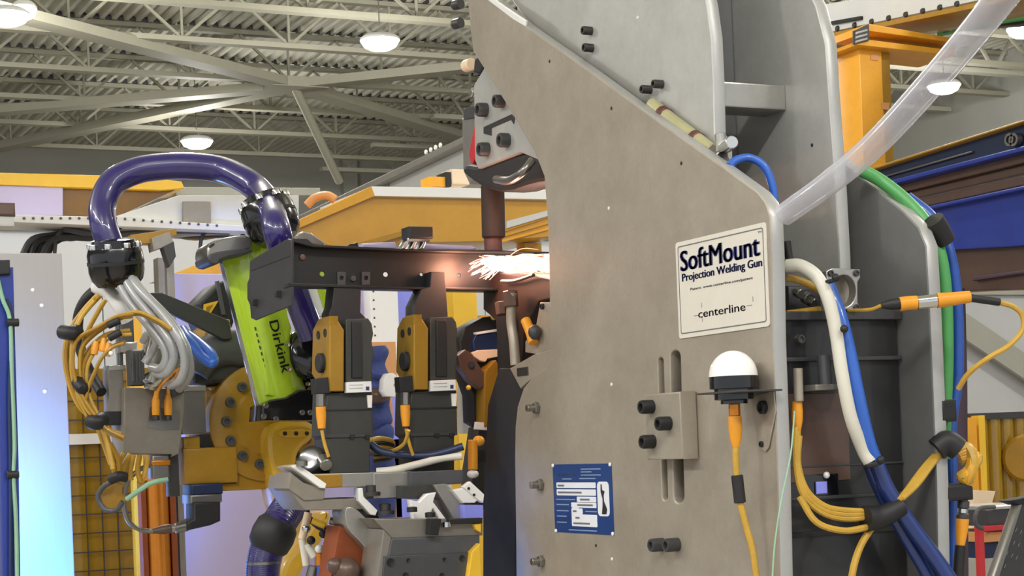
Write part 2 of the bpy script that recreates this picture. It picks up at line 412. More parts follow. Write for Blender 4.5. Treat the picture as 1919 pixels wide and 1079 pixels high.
for k in range(22):
    bb = B(); p = PY(45+k*17.2, 409+max(0, k-10)*1.25, yt-.001); bb.cyl(p, p+Vector((0, -.003, 0)), .006, seg=8); part(t2, 'rivet', bb, 'graphite')
rnd = random.Random(3)
for k in range(12):
    a = 60+rnd.random()*80; bb = B(); y = yt+.05+rnd.random()*.2
    bb.tube([PY(a+70+k*9, 424, y), PY(a+30+k*8, 438+k % 3*4, y), PY(60+k*5, 448, y), PY(38+k*4, 474+rnd.random()*30, y)], .012, 6); part(t2, 'wire', bb, 'black' if k % 3 else 'graphite')
for k in range(5):
    bb = B(); y = yt+.1+k*.03; bb.tube([PY(118+k*60, 428, y), PY(200+k*55, 440+k % 2*5, y), PY(330+k*40, 432+k % 3*4, y), PY(430+k*20, 434, y)], .014, 6); part(t2, 'wire', bb, ('graphite', 'hose_grey', 'charcoal', 'yellow_deep', 'graphite')[k])
for a in (106, 378, 452):
    bb = B(); bb.tube([PY(a+12, 430, yt+.1), PY(a, 445, yt+.1), PY(a-4, 478, yt+.1)], .008, 6); part(t2, 'wire', bb, 'charcoal')
t = thing('junction_box', 'small brown and white box in front of the lavender sheet at the left edge', 'box', PY(15, 425, y0-.35))
b = B(); b.rY(-30, 379, 29, 404, y0-.35, .12, .008); part(t, 'lid', b, 'brown')
b = B(); b.rY(-30, 404, 27, 424, y0-.34, .12, .008); part(t, 'body', b, 'white_duct')
# hood over the weld station
yh = ydep(800, 400, 7.0)
t = thing('weld_hood', 'big amber and yellow hood with a bright top edge above the weld bar', 'hood', PY(800, 470, yh))
hood_root = t
b = B(); b.Y([(555, 428), (560, 418), (702, 366), (1050, 372), (1050, 442), (900, 452), (760, 455), (640, 466), (590, 452)], yh+.03, .5); part(t, 'front_sheet', b, 'hood')
b = B(); b.Y([(696, 349), (1050, 355), (1050, 374), (702, 367)], yh, .6); part(t, 'top_edge', b, 'white_gloss', 'top edge painted white as lit')  # light falling on the hood's top edge painted in as white
b = B(); b.Y([(548, 418), (696, 349), (703, 367), (562, 427)], yh, .12); part(t, 'slant_edge', b, 'yellow')
b = B(); b.Y([(620, 470), (770, 428), (775, 436), (650, 474)], yh-.02, .05); part(t, 'inner_rib', b, 'yellow_deep')
b = B(); b.Y([(640, 478), (1050, 400), (1050, 412), (700, 480)], yh+.35, .2); part(t, 'inner_rib', b, 'yellow_deep')
for k in range(3):
    bb = B(); bb.Y([(930, 452-k*9), (1050, 420-k*12), (1050, 425-k*12), (930, 457-k*9)], yh+.02, .05); part(t, 'shelf_rail', bb, 'yellow' if k else 'orange')
b = B(); b.Y([(950, 414), (1050, 388), (1050, 398), (950, 428)], yh+.01, .03); part(t, 'name_strip', b, 'white_duct')
b = B(); b.tube([P(575, 385, 7.05), P(590, 371, 7.05), P(612, 366, 7.05), P(628, 374, 7.05)], .018, 10)
solo('hose_end', 'short tan hose loop resting on the slanted edge of the amber hood', 'hose', b, 'tan')
y1 = ydep(860, 330, 7.3)
t = thing('sensor_unit', 'small orange and white sensor unit standing on the top edge of the hood', 'sensor', PY(840, 349, y1))
b = B(); b.rY(806, 331, 838, 349, y1, .1); part(t, 'body', b, 'orange')
b = B(); b.rY(836, 322, 846, 349, y1-.01, .1); part(t, 'clip', b, 'black')
b = B(); b.rY(846, 317, 880, 345, y1-.005, .1, .006); part(t, 'housing', b, 'cream')
xd = P(760, 310, 9).x
t = thing('overhead_duct', 'grey and white overhead duct sloping up behind the amber hood', 'duct', PX(760, 340, xd))
duct_root = t
b = B(); b.X([(560, 404), (868, 256), (1000, 194), (1000, 206), (868, 268), (570, 412)], xd-.06, .3); part(t, 'top_flange', b, 'alu_dark')
b = B(); b.X([(570, 412), (868, 268), (1000, 206), (1000, 300), (868, 345), (690, 400)], xd, .3); part(t, 'side_sheet', b, 'white_duct')
b = B(); b.X([(570, 412), (725, 336), (725, 352), (600, 412)], xd-.015, .02); part(t, 'grey_section', b, 'alu_dark')
for k in range(4):
    bb = B(); p = PX(800+k*9, 285-k*4.3, xd-.005); bb.cyl(p, p+NX*.01, .012, seg=8); part(t, 'rivet', bb, 'white_gloss')
yg_ = ydep(380, 500, 6.6); t = thing('guard_wing', 'small orange sloping guard wing on a leg left of the green sleeve', 'guard', PY(495, 1079, yg_))
part(t, 'wing_sheet', B().Y([(316, 516), (412, 478), (470, 478), (510, 478), (510, 516)], yg_, .3), 'orange')
part(t, 'leg', B().box((PY(484, 900, yg_).x, yg_, 0), (PY(512, 900, yg_).x, yg_+.05, PY(490, 500, yg_).z)), 'yellow_deep')
xh_, zh_ = PY(985, 500, yh+.2).x, PY(985, 455, yh+.2).z
part(hood_root, 'post', B().box((xh_, yh+.2, 0), (xh_+.08, yh+.28, zh_)), 'yellow')
pd_ = PX(990, 300, xd+.1); part(duct_root, 'support_post', B().box((xd+.05, pd_.y-.04, 0), (xd+.13, pd_.y+.04, pd_.z)), 'alu_dark')

# brushed panels and the blue post at the left
yp = ydep(60, 700, 5.2); pr_ = PY(128, 780, yp).x; pz = PY(60, 474, yp).z
t = thing('brushed_panel', 'tall brushed metal panel reflecting blue light beside the blue post', 'panel', (pr_-.2, yp, 0))
b = B(); b.box((PY(-120, 700, yp).x, yp, .02), (pr_, yp+.03, pz), .003); part(t, 'sheet', b, 'brushed')
for a, c in ((61, 543), (78, 572), (84, 733)):
    p = PY(a, c, yp); part(t, 'screw', B().lathe(p, NY, [(0, 0), (.006, 0), (.005, .003), (0, .004)], 10), 'white_gloss')
b = B(); b.box((PY(-120, 700, yp).x, yp-.02, 0), (pr_, yp, .06)); part(t, 'foot_rail', b, 'alu_dark')
y2 = ydep(420, 800, 5.9); a0, a1 = PY(322, 800, y2).x, PY(700, 800, y2).x; z2 = PY(400, 513, y2).z
t = thing('backing_panel', 'pale brushed backing panel standing behind the yellow robot wrist', 'panel', (a0+.2, y2, 0))
b = B(); b.box((a0, y2, .02), (a1, y2+.03, z2), .003); part(t, 'sheet', b, 'lavender')
b = B(); b.box((a0-.03, y2-.02, 0), (a0+.012, y2+.04, z2+.05)); part(t, 'edge_post', b, 'alu_dark')
y3 = ydep(715, 620, 5.6)
t = thing('perforated_post', 'bright white post with a row of small holes between the first two clamps', 'post', (PY(718, 600, y3).x, y3, 0))
x0, x1 = PY(695, 600, y3).x, PY(748, 600, y3).x; zt = PY(715, 500, y3).z
b = B(); b.box((x0, y3, 0), (x1, y3+.06, zt), .004); part(t, 'body', b, 'white_gloss')
for k in range(24):
    p = Vector((x0+.012, y3-.0005, zt-.05-k*.028)); part(t, 'hole', B().cyl(p, p+Vector((0, -.001, 0)), .0035, seg=8), 'graphite')
b = B(); b.rY(752, 500, 800, 1500, y3+.2, .08); solo('lavender_post', 'lavender blue post between the white post and second clamp', 'post', b, 'lav_bright')
b = B(); b.rY(716, 640, 760, 1560, y3-.15, .05); solo('tan_panel', 'tan orange panel strip behind the blue cloth cover', 'panel', b, 'tan')
b = B(); x0 = PY(748, 800, y3-.3).x; b.box((x0, y3-.3, .02), (x0+.06, y3-.25, PY(760, 720, y3-.3).z), .004); b.box((x0, y3-.31, .02), (x0+.09, y3-.25, PY(760, 822, y3-.3).z), .004)
solo('blue_stanchion', 'bright blue stepped stanchion behind the second clamp base', 'post', b, 'lav_bright')
b = B(); b.rY(868, 540, 912, 1500, y3+.4, .08); solo('yellow_column', 'bright yellow column behind the third clamp', 'post', b, 'yellow_bright')
b = B(); b.rY(862, 590, 1010, 640, y3+.485, .06); solo('yellow_crossbar', 'orange yellow crossbar behind the third clamp', 'guard', b, 'orange')

yq = ydep(20, 700, 3.7)
t = thing('blue_post', 'tall blue post with a black cap and a thin green cable at the left edge', 'post', PY(15, 1079, yq))
b = B(); b.Y([(-20, 500), (25, 500), (30, 690), (35, 860), (42, 1300), (10, 1300), (3, 800), (-20, 560)], yq, .06); part(t, 'column', b, 'beam_blue')
b = B(); b.Y([(-20, 486), (19, 486), (20, 514), (-20, 516)], yq-.012, .08, bev=.004); part(t, 'cap', b, 'black')
b = B(); b.Y([(-20, 560), (-2, 575), (6, 800), (14, 1300), (-30, 1300)], yq+.065, .02); part(t, 'side_sheet', b, 'brushed', 'brushed side sheet')
b = B(); b.tube([PY(-6, 515, yq-.01), PY(5, 560, yq-.012), PY(19, 602, yq-.012), PY(22, 700, yq-.012), PY(27, 830, yq-.012), PY(25, 890, yq-.012), PY(30, 980, yq-.012), PY(33, 1150, yq-.012)], .0045, 8); part(t, 'cable', b, 'pale_green')
b = B(); b.tube([PY(12, 560, yq-.01), PY(24, 602, yq-.01), PY(18, 720, yq-.01), PY(20, 890, yq-.01), PY(20, 1150, yq-.01)], .004, 8); part(t, 'cable', b, 'navy')
for c in (604, 889):
    p = PY(24, c, yq-.012); part(t, 'cable_tie', B().cyl(p-Vector((.012, 0, 0)), p+Vector((.012, 0, 0)), .009, seg=10), 'black')

# amber curtain with its black grid, left
yc = ydep(230, 900, 6.4)
t = thing('amber_curtain', 'amber safety curtain with a black wire grid below the yellow cable loops', 'curtain', PY(220, 1079, yc))
x0, x1 = PY(100, 900, yc).x, PY(335, 900, yc).x; zt = PY(200, 690, yc).z
b = B(); b.box((x0, yc, .05), (x1, yc+.012, zt)); part(t, 'film', b, 'curtain')
k = 0; xx = x0
while xx < x1: part(t, 'grid_wire', B().bar((xx, yc-.008, .05), (xx, yc-.008, zt), .004, .004), 'charcoal'); xx += .056
zz = .1
while zz < zt: part(t, 'grid_wire', B().bar((x0, yc-.012, zz), (x1, yc-.012, zz), .004, .004), 'charcoal'); zz += .068
b = B(); b.rY(100, 812, 240, 832, yc-.03, .02); part(t, 'cross_rail', b, 'white_gloss', 'white cross rail')
yk = ydep(285, 960, 5.0); p = PY(288, 800, yk)
t = thing('copper_post', 'polished copper coloured round post below the tool changer', 'post', (p.x, yk, 0))
part(t, 'tube', B().cyl((p.x, yk, 0), (p.x, yk, PY(288, 845, yk).z), mm(22, 5.0), seg=28), 'copper')
part(t, 'side_rail', B().box((p.x+.034, yk-.02, 0), (p.x+.05, yk+.02, PY(300, 850, yk).z)), 'rust')
part(t, 'side_rail', B().box((p.x+.058, yk-.01, 0), (p.x+.076, yk+.03, PY(320, 880, yk).z)), 'alu_dark')
part(t, 'side_rail', B().box((p.x-.05, yk-.02, 0), (p.x-.034, yk+.02, PY(270, 900, yk).z)), 'rust')
# small yellow and grey stand behind the first ball clamp
ys = ydep(280, 480, 5.6)
t = thing('bracket_stand', 'slim orange stand with a grey sensor head behind the left hose ball', 'stand', PY(270, 700, ys))
b = B(); b.rY(258, 452, 286, 1760, ys, .04); part(t, 'upright', b, 'orange')
b = B(); b.Y([(245, 440), (330, 428), (332, 440), (290, 456), (248, 456)], ys-.02, .06); part(t, 'top_arm', b, 'yellow_deep')
b = B(); b.Y([(284, 446), (318, 434), (326, 456), (288, 470)], ys-.04, .06); part(t, 'sensor_body', b, 'alu_dark')
b = B(); b.Y([(306, 462), (326, 452), (330, 480), (318, 500)], ys-.05, .05); part(t, 'sensor_tip', b, 'charcoal')
b = B(); b.rY(316, 480, 330, 700, ys+.02, .03); part(t, 'rear_upright', b, 'alu_dark')
# ================================================================== the projection welding gun
GX = PX(1350, 540, 1.63).x; FX = 1.925
g = thing('welding_gun', 'large grey aluminium projection welding gun with thick side plates, sign and blue nameplate', 'welding machine', PX(1250, 1079, GX))
face = [(872, -30), (893, -30), (985, 48), (1100, 128), (1215, 212), (1365, 318), (1420, 358), (1436, 378), (1444, 405), (1447, 470), (1450, 640), (1458, 860), (1464, 1140),
        (967, 1140), (966, 1000), (964, 860), (965, 800), (969, 762), (980, 728), (998, 704), (1022, 690), (1028, 676), (1030, 655), (1029, 540), (1026, 420), (1019, 330), (1000, 282), (945, 190), (886, 96)]
sl = lambda a, b_, w, h: soft(rrect(0, 0, 1, 1, .1), 0)
def slot(xt, yt, xb, yb, w):
    o = []; dx, dy = xb-xt, yb-yt; L = math.hypot(dx, dy)
    for k in range(9): a = math.pi+math.pi*k/8; o.append((xt+math.cos(a)*w/2, yt+math.sin(a)*w*.62))
    for k in range(9): a = math.pi*k/8; o.append((xb+math.cos(a)*w/2, yb+math.sin(a)*w*.62))
    return o
holes = [slot(1237.5, 676, 1246, 930, 9), slot(1265, 668, 1272, 930, 18)]
sp = part(g, 'side_plate', B().X(face, GX, .026, holes, .004), 'plate_alu', 'near thick plate in stained grey aluminium')
# far plate, seen behind with its light edge
far = [(1180, 330), (1380, 260), (1545, 275), (1612, 330), (1690, 392), (1722, 424), (1736, 460), (1742, 560), (1748, 700), (1756, 900), (1760, 1140), (1180, 1140)]
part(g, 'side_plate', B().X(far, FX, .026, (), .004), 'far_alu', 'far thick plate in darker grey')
# swinging upper arm: two plates and the spacer block between them
armn = [(930, -40), (990, -340), (1290, -340), (1316, -40), (1326, 10), (1334, 70), (1338, 160), (1340, 250), (1352, 268), (1352, 300), (1342, 318), (1290, 300), (1190, 225), (1050, 130)]
part(g, 'arm_plate', B().X(armn, GX+.05, .024, (), .004), 'arm_alu', 'near plate of the swinging upper arm')
armr = [(1230, -340), (1440, -340), (1505, -40), (1530, 10), (1548, 80), (1556, 200), (1566, 330), (1574, 480), (1578, 640), (1380, 640), (1330, 420), (1290, 200)]
part(g, 'arm_plate', B().X(armr, GX+.21, .024, (), .004), 'arm_alu', 'rear plate of the swinging upper arm')
for o in g.children:                                 # the edge faces of the plates take a brighter material, slot walls left out
    if o.name.startswith(('side_plate', 'arm_plate')):
        o.data.materials.append(M['plate_edge'])
        wl_ = wloc(o); s0, s1 = PX(1225, 660, GX), PX(1290, 945, GX)
        for f in o.data.polygons:
            c_ = wl_+f.center; in_slot = s1.y < c_.y < s0.y and s1.z < c_.z < s0.z
            if abs(f.normal.x) < .8 and not in_slot: f.material_index = 1
t0 = PX(1352, 152, GX+.075); b = B(); yy = t0.y
b.box((GX+.074, yy-.0, PX(1352, 200, GX+.075).z), (GX+.21, yy+.07, PX(1352, 152, GX+.075).z), .003); part(g, 'spacer_block', b, 'alu')
b = B(); b.box((GX+.074, yy+.16, PX(1300, 330, GX+.07).z), (GX+.209, yy+.22, PX(1300, -40, GX+.07).z)); part(g, 'web_plate', b, 'far_alu')
b = B(); b.box((GX+.03, yy+.05, 1.2), (GX+.2, yy+.3, PX(1350, 420, GX+.1).z)); part(g, 'web_plate', b, 'far_alu')
# white strip painting the lamp's highlight on the top plate edge
b = B(); b.X([(905, -6), (928, 0), (985, 38), (983, 49), (960, 36)], GX-.002, .006); part(g, 'edge_highlight', b, 'white_gloss', 'painted highlight strip')
# screws on the arm plate and on the side plate
for a, c, r in ((1108, 58, .0085), (1110, 90, .0085), (1219, 168, .008), (1241, 158, .008)):
    p = PX(a, c, GX+.05); bolt(g, 'screw', p, NX, r, .02, 'steel_dark')
for a, c in ((1008, 764), (1015, 908), (1017, 1051)):
    p = PX(a, c, GX); s_ = part(g, 'stud', B().cyl(p, p+NX*.026, .0075, seg=12), 'steel'); part(s_, 'nut', B().cyl(p, p+NX*.010, .0125, seg=6), 'steel')
for a, c in ((868, 4), (868, 40)):
    p = PX(a, c, GX+.012); bolt(g, 'screw', p+Vector((0, .012, 0)), Vector((-.35, .9, 0)), .012, .022, 'steel_dark')
for a, c, m in ((1030, 115, 'black'), (1146, 720, 'white'), (1117, 1022, 'black'), (1147, 1047, 'white'), (1522, 272, 'black'), (1195, 33, 'white'), (1141, 390, 'white'), (1277, 306, 'black'), (1146, 203, 'black')):
    p = PX(a, c, GX if a < 1460 and c > 100 else (GX+.05 if a < 1400 else GX+.21)); part(g, 'pin_hole', B().lathe(p, NX, [(0, .001), (.003, .001), (.0035, 0)], 10), m)
# clear oil tube with pink clips clipped along the sloping edge
xo = GX+.035
hose = part(g, 'oil_tube', B().tube([PX(1222, 196, xo), PX(1260, 226, xo), PX(1300, 256, xo), PX(1338, 286, xo)], .0125, 12), 'hose_white', 'yellowish oil tube with clips')
hose.data.materials[0] = mat('oil_yellow', '#a9a47c', .3, 0, .1, 20, coat=.3)
for a, c in ((1240, 212), (1300, 258)):
    p, q = PX(a, c, xo), PX(a+8, c+6, xo); s_ = part(hose, 'clip', B().cyl(p, q, .0155, seg=14), 'weld_copper')
p, q = PX(1336, 285, xo), PX(1352, 297, xo)
f = part(g, 'elbow_fitting', B().cyl(p, q, .016, seg=6), 'steel')
part(f, 'nozzle', B().cyl(PX(1356, 278, xo), PX(1372, 266, xo-.01), .0115, seg=14), 'chrome')
part(f, 'collar', B().cyl(PX(1350, 250, xo), PX(1352, 285, xo), .01, seg=12), 'alu')
part(f, 'lower_nut', B().cyl(PX(1357, 300, xo), PX(1362, 312, xo), .01, seg=6), 'steel')
# adjusting block with three screws over the slots
b = B(); b.rX(1210, 736, 1277, 861, GX-.034, .033, .003); blk = part(g, 'adjusting_block', b, 'alu_dark', 'grey block bolted over the slots')
blk.data.materials[0] = M['plate_alu']
for a, c in ((1216, 762), (1248, 793), (1218, 827)):
    bolt(blk, 'screw', PX(a+6, c, GX-.034), NX, .0125, .024, 'black')
for a, c in ((1234, 1020), (1262, 1020)):
    bolt(g, 'screw', PX(a+8, c, GX), NX, .0125, .026, 'charcoal')
xb = GX+.03
part(g, 'slot_insert', B().rX(1258, 905, 1284, 927, xb, .01), 'lav_bright', 'lavender insert in the wide slot')
# SoftMount sign
b = B(); cor = [PX(*q, GX-.002) for q in ((1266, 453), (1434, 418), (1443, 611), (1272, 635))]
L_, R_ = -sum(cor[i].y for i in (0, 3))/2, -sum(cor[i].y for i in (1, 2))/2; T_, D_ = (cor[0].z+cor[1].z)/2, (cor[2].z+cor[3].z)/2
fr = XF(GX-.0022); sw, sh = R_-L_, T_-D_
sign = part(g, 'sign', B().slab(rrect(L_, D_, R_, T_, .006), fr, .0022, (), .0005), 'sign_face', 'cream sign with dark blue lettering')
bd = lambda k, r: rrect(L_+k, D_+k, R_-k, T_-k, r)
part(sign, 'border', B().slab(bd(.0075, .005), XF(GX-.0026), .0004, [bd(.0095, .004)], .0001), 'ink_grey')
U = lambda u, v: (L_+u*sw, D_+v*sh)
def sgn(nm, body, u0, v0, u1, v1, m, bold=0.): letters(sign, nm, body, fr, (*U(u0, v0), *U(u1, v1)), m, .0003, bold)
sgn('title_lettering', 'SoftMount', .06, .69, .93, .90, 'ink', .045)
sgn('trademark_lettering', 'TM', .92, .905, .96, .925, 'ink_grey')
sgn('subtitle_lettering', 'Projection Welding Gun', .07, .56, .95, .665, 'ink', .04)
sgn('patent_lettering', 'Patent: www.centerline.com/patent', .16, .47, .85, .505, 'ink_grey', .004)
sgn('logo_lettering', 'centerline', .24, .185, .76, .265, 'ink_grey', .008)
part(sign, 'logo_line', B().slab([U(.19, .21), U(.235, .21), U(.235, .216), U(.19, .216)], XF(GX-.0026), .0004, (), .0001), 'ink_grey')
part(sign, 'logo_line', B().slab([U(.77, .225), U(.83, .225), U(.83, .231), U(.77, .231)], XF(GX-.0026), .0004, (), .0001), 'ink_grey')
for u, v in ((.28, .14), (.28, .285), (.84, .26)):
    part(sign, 'logo_line', B().slab([U(u, v), U(u+.004, v), U(u+.004, v+.05), U(u, v+.05)], XF(GX-.0026), .0004, (), .0001), 'ink_grey')
# blue nameplate
cor = [PX(*q, GX-.001) for q in ((1036, 872), (1146, 866), (1150, 1001), (1040, 998))]
L_, R_ = -sum(cor[i].y for i in (0, 3))/2, -sum(cor[i].y for i in (1, 2))/2; T_, D_ = (cor[0].z+cor[1].z)/2, (cor[2].z+cor[3].z)/2
sw, sh = R_-L_, T_-D_; fr = XF(GX-.0012); f2 = XF(GX-.0018)
npl = part(g, 'nameplate', B().slab([U(0, 0), U(1, 0), U(1, 1), U(0, 1)], fr, .0012, (), .0003), 'nameplate', 'dark blue nameplate with white fields')
nf = [0]
def fld(u0, v0, u1, v1, m='print_white', nm='field'):
    nf[0] += 1; f2 = XF(GX-.0016-.00003*nf[0])
    a, c = U(u0, v0), U(u1, v1); return part(npl, nm, B().slab(rrect(*a, *c, min(c[0]-a[0], c[1]-a[1])*.2), f2, .0006, (), .0001), m)
for r in ((.06, .655, .735, .735), (.06, .545, .735, .635), (.41, .45, .735, .53), (.31, .37, .735, .445), (.31, .10, .45, .37), (.31, .275, .5, .36), (.33, .185, .74, .275), (.31, .10, .74, .19), (.76, .26, .95, .745)): fld(*r)
for u0, u1, v in ((.05, .38, .485), (.05, .27, .41), (.05, .26, .32), (.05, .22, .24), (.05, .22, .15), (.55, .74, .32), (.25, .73, .045), (.50, .83, .925), (.5, .68, .885), (.5, .83, .84), (.47, .74, .79), (.17, .34, .785)):
    fld(u0, v-.008, u1, v+.008, 'print_blue', 'text_line')
for u0, u1, v in ((.09, .2, .69), (.09, .5, .59), (.47, .63, .49), (.42, .68, .41), (.34, .40, .32), (.38, .45, .225), (.34, .62, .145)):
    a, c = U(u0, v-.012), U(u1, v+.012); part(npl, 'text_line', B().slab([a, (c[0], a[1]), c, (a[0], c[1])], XF(GX-.0026), .0003, (), .0001), 'ink_grey')
letters(npl, 'logo_lettering', 'centerline', fr, (*U(.1, .83), *U(.41, .87)), 'print_blue', .0003, .01)
part(npl, 'gun_drawing', B().slab([U(*q) for q in ((.83, .29), (.90, .29), (.915, .36), (.87, .47), (.865, .55), (.885, .61), (.845, .63), (.84, .71), (.825, .71), (.822, .60), (.85, .5), (.845, .4))], XF(GX-.0028), .0003, (), .0001), 'black')
for u, v in ((.01, .985), (.985, .985), (.02, .02), (.985, .02)):
    p = fr @ Vector((*U(u, v), .0)); part(npl, 'rivet', B().lathe(p, NX, [(.004, 0), (.0035, .002), (0, .003)], 12), 'white_gloss')
# black guard strip left of the plate foot, clamp foot block
b = B(); b.X([(914, 760), (935, 690), (962, 690), (985, 735), (968, 770), (964, 1140), (905, 1140), (905, 960)], GX+.03, .05); part(g, 'cable_guard', b, 'rubber', 'matt black strip along the plate edge')
b = B(); b.X([(955, 690), (1000, 664), (1034, 655), (1030, 690), (1000, 706), (975, 728)], GX+.01, .05); fb = part(g, 'foot_block', b, 'plate_alu')
part(fb, 'bolt_pocket', B().rX(968, 688, 988, 704, GX+.007, .01), 'steel_dark')
b = B(); b.X([(984, 660), (984, 640), (1004, 610), (1012, 566), (1032, 566), (1032, 668)], GX+.03, .03); bk = part(g, 'switch_bracket', b, 'plate_alu')
bolt(bk, 'screw', PX(1018, 574, GX+.03), NX, .006, .006, 'black')
part(bk, 'sensor', B().tube([PX(985, 600, GX+.02), PX(994, 622, GX+.02), PX(1000, 642, GX+.02)], .011, 10), 'sensor_orange', 'orange sensor plug')
part(bk, 'sensor_cap', B().ball(PX(1002, 622, GX+.015), (.014, .014, .016), 12), 'charcoal')
# upper electrode holder
xh = GX+.035
b = B(); b.X([(888, 160), (908, 126), (930, 110), (1010, 285), (1010, 300), (975, 285), (896, 316), (890, 300)], xh, .04); hp = part(g, 'holder_plate', b, 'arm_alu', 'bolted electrode holder plate')
for a, c, r in ((909, 206, .0155), (941, 190, .014), (912, 280, .0155), (950, 263, .0155)): bolt(hp, 'screw', PX(a+2, c, xh), NX, r, .022, 'charcoal')
part(hp, 'slot_strip', B().X([(906, 238), (958, 214), (964, 220), (962, 232), (957, 224), (920, 240), (920, 254), (906, 250)], xh-.002, .004, bev=.0005), 'steel_dark')
b = B(); b.X([(866, 222), (890, 210), (892, 330), (880, 345), (868, 320)], xh+.05, .05); part(hp, 'side_block', b, 'alu')
b = B(); b.X([(868, 204), (890, 196), (890, 220), (868, 224)], xh+.045, .06); part(hp, 'side_pad', b, 'charcoal')
b = B(); b.X([(878, 290), (888, 236), (890, 296), (884, 312)], xh+.03, .02); part(hp, 'red_mark', b, 'red')
b = B(); b.X([(888, 110), (906, 100), (910, 118), (898, 140), (886, 136)], xh-.0, .05, bev=.006); part(hp, 'pin_block', b, 'black')
part(hp, 'pin_head', B().cyl(PX(884, 120, xh+.01), PX(873, 124, xh+.01), .014, seg=14), 'cream')
part(hp, 'pin_head', B().cyl(PX(884, 178, xh+.02), PX(889, 168, xh+.02), .008, seg=12), 'chrome')
eh = [(864, 322), (870, 306), (896, 312), (975, 284), (1012, 292), (1034, 322), (1034, 340), (1000, 344), (946, 362), (904, 352), (880, 336)]
b = B(); b.X(soft(eh), xh+.01, .07, bev=.01); el = part(g, 'electrode_head', b, 'black', 'blackened electrode head with a bent copper lead')
part(el, 'lead', B().tube([PX(930, 336, xh-.02), PX(955, 338, xh-.03), PX(980, 322, xh-.03), PX(998, 300, xh-.01)], .009, 10), 'steel')
ex = PX(925, 400, xh+.06)
for a, c, w, m, nm in ((346, 446, 22, 'weld_copper', 'shank'), (436, 474, 17, 'weld_copper', 'tip')):
    p, q = PX(923, a, ex.x), PX(925, c, ex.x); s_ = part(g, 'electrode_'+nm, B().cyl(p, q, mm(w, (p-CAM).length*.995), seg=24), m, 'weld-stained electrode '+nm)
g2 = mat('scorched', '#33251f', .6, .3, .2, 10); [o.data.materials.__setitem__(0, g2) for o in g.children if o.name.startswith('electrode_shank')]
# lower electrode and its support
b = B(); b.X([(905, 520), (920, 508), (990, 516), (1034, 524), (1034, 560), (1010, 566), (985, 610), (975, 690), (935, 690), (928, 600), (905, 580)], GX+.06, .09, bev=.004); le = part(g, 'lower_holder', b, g2, 'scorched lower electrode holder')
part(le, 'top_rim', B().tube([PX(940, 527, GX+.045), PX(965, 526, GX+.045), PX(1000, 515, GX+.045)], .004, 8), 'steel')
part(le, 'cooling_pipe', B().tube([PX(960, 548, GX+.03), PX(958, 600, GX+.03), PX(963, 640, GX+.03), PX(966, 684, GX+.03)], .011, 12), 'plate_alu')
part(le, 'pipe_nut', B().cyl(PX(956, 545, GX+.028), PX(958, 575, GX+.028), .016, seg=6), 'brown')
part(le, 'pipe_nut', B().cyl(PX(937, 566, GX+.03), PX(940, 590, GX+.03), .012, seg=6), 'brown')
b = B(); b.X([(930, 586), (950, 580), (958, 600), (962, 690), (932, 700)], GX+.045, .04); part(le, 'insulator', b, 'black')
# transformer between the plates
yt = PX(1480, 600, GX).y+.10
b = B(); b.box((GX+.03, yt, .7), (FX-.003, yt+.5, PX(1600, 584, 1.78).z), .004); tr = part(g, 'transformer', b, 'black_paint', 'black transformer housing')
zc = lambda py: PY(1600, py, yt).z
X0, X1 = GX+.03, FX-.003
for z0, z1, m, e in ((584, 600, 'charcoal', .014), (668, 676, 'charcoal', .01), (868, 872, 'charcoal', .003), (925, 932, 'charcoal', .006), (990, 1000, 'rubber', .004)):
    part(tr, 'seam', B().box((X0, yt-e, zc(z1)), (X1, yt, zc(z0))), m)
for a, c in ((1712, 638), (1495, 636)): bolt(tr, 'screw', PY(a, c, yt), NY, .008, .012, 'steel')
part(tr, 'post', B().cyl(PY(1543, 665, yt-.03), PY(1547, 722, yt-.03), .011, seg=14), 'graphite')
part(tr, 'post_foot', B().box(PY(1528, 720, yt-.05), PY(1566, 732, yt)), 'alu_dark')
part(tr, 'post', B().cyl(PY(1495, 690, yt-.03), PY(1497, 752, yt-.03), .008, seg=14), 'plate_alu')
part(tr, 'warm_reflection', B().box((X0+.004, yt-.002, zc(898)), (X0+.15, yt, zc(735))), 'brown', 'brownish painted reflection')  # brown sheet stands for a reflection on the black housing
b = B(); b.rY(1508, 888, 1572, 930, yt-.004, .004); ind = part(tr, 'indicator_window', b, 'black_gloss')
part(ind, 'pilot_light', B().ball(PY(1549, 890, yt-.006), .006, 10), 'white_gloss')
part(ind, 'display', B().rY(1530, 902, 1551, 925, yt-.008, .004), 'lav_bright')
part(tr, 'level_label', B().Y([(1536, 944), (1586, 955), (1586, 962), (1536, 952)], yt-.006, .003), 'white_gloss')
# sensor ring bracket between the plates
yg = yt-.02
b = B(); b.Y([(1548, 508), (1560, 502), (1612, 504), (1613, 520), (1608, 528), (1608, 566), (1613, 576), (1604, 584), (1590, 580), (1560, 580), (1552, 560)], yg, .02, [[(1582+math.cos(a)*22, 545+math.sin(a)*30) for a in (2*math.pi*k/20 for k in range(20))]], .002)
rg = part(g, 'ring_flange', b, 'alu', 'square aluminium flange with a round opening')
for a, c in ((1556, 512), (1604, 512), (1604, 576)): bolt(rg, 'screw', PY(a, c, yg), NY, .0055, .004, 'charcoal')
b = B(); pc = PY(1580, 545, yg+.03); b.cyl(pc, pc+Vector((0, .02, 0)), .03, seg=22); part(rg, 'ring_plug', b, 'plate_alu')
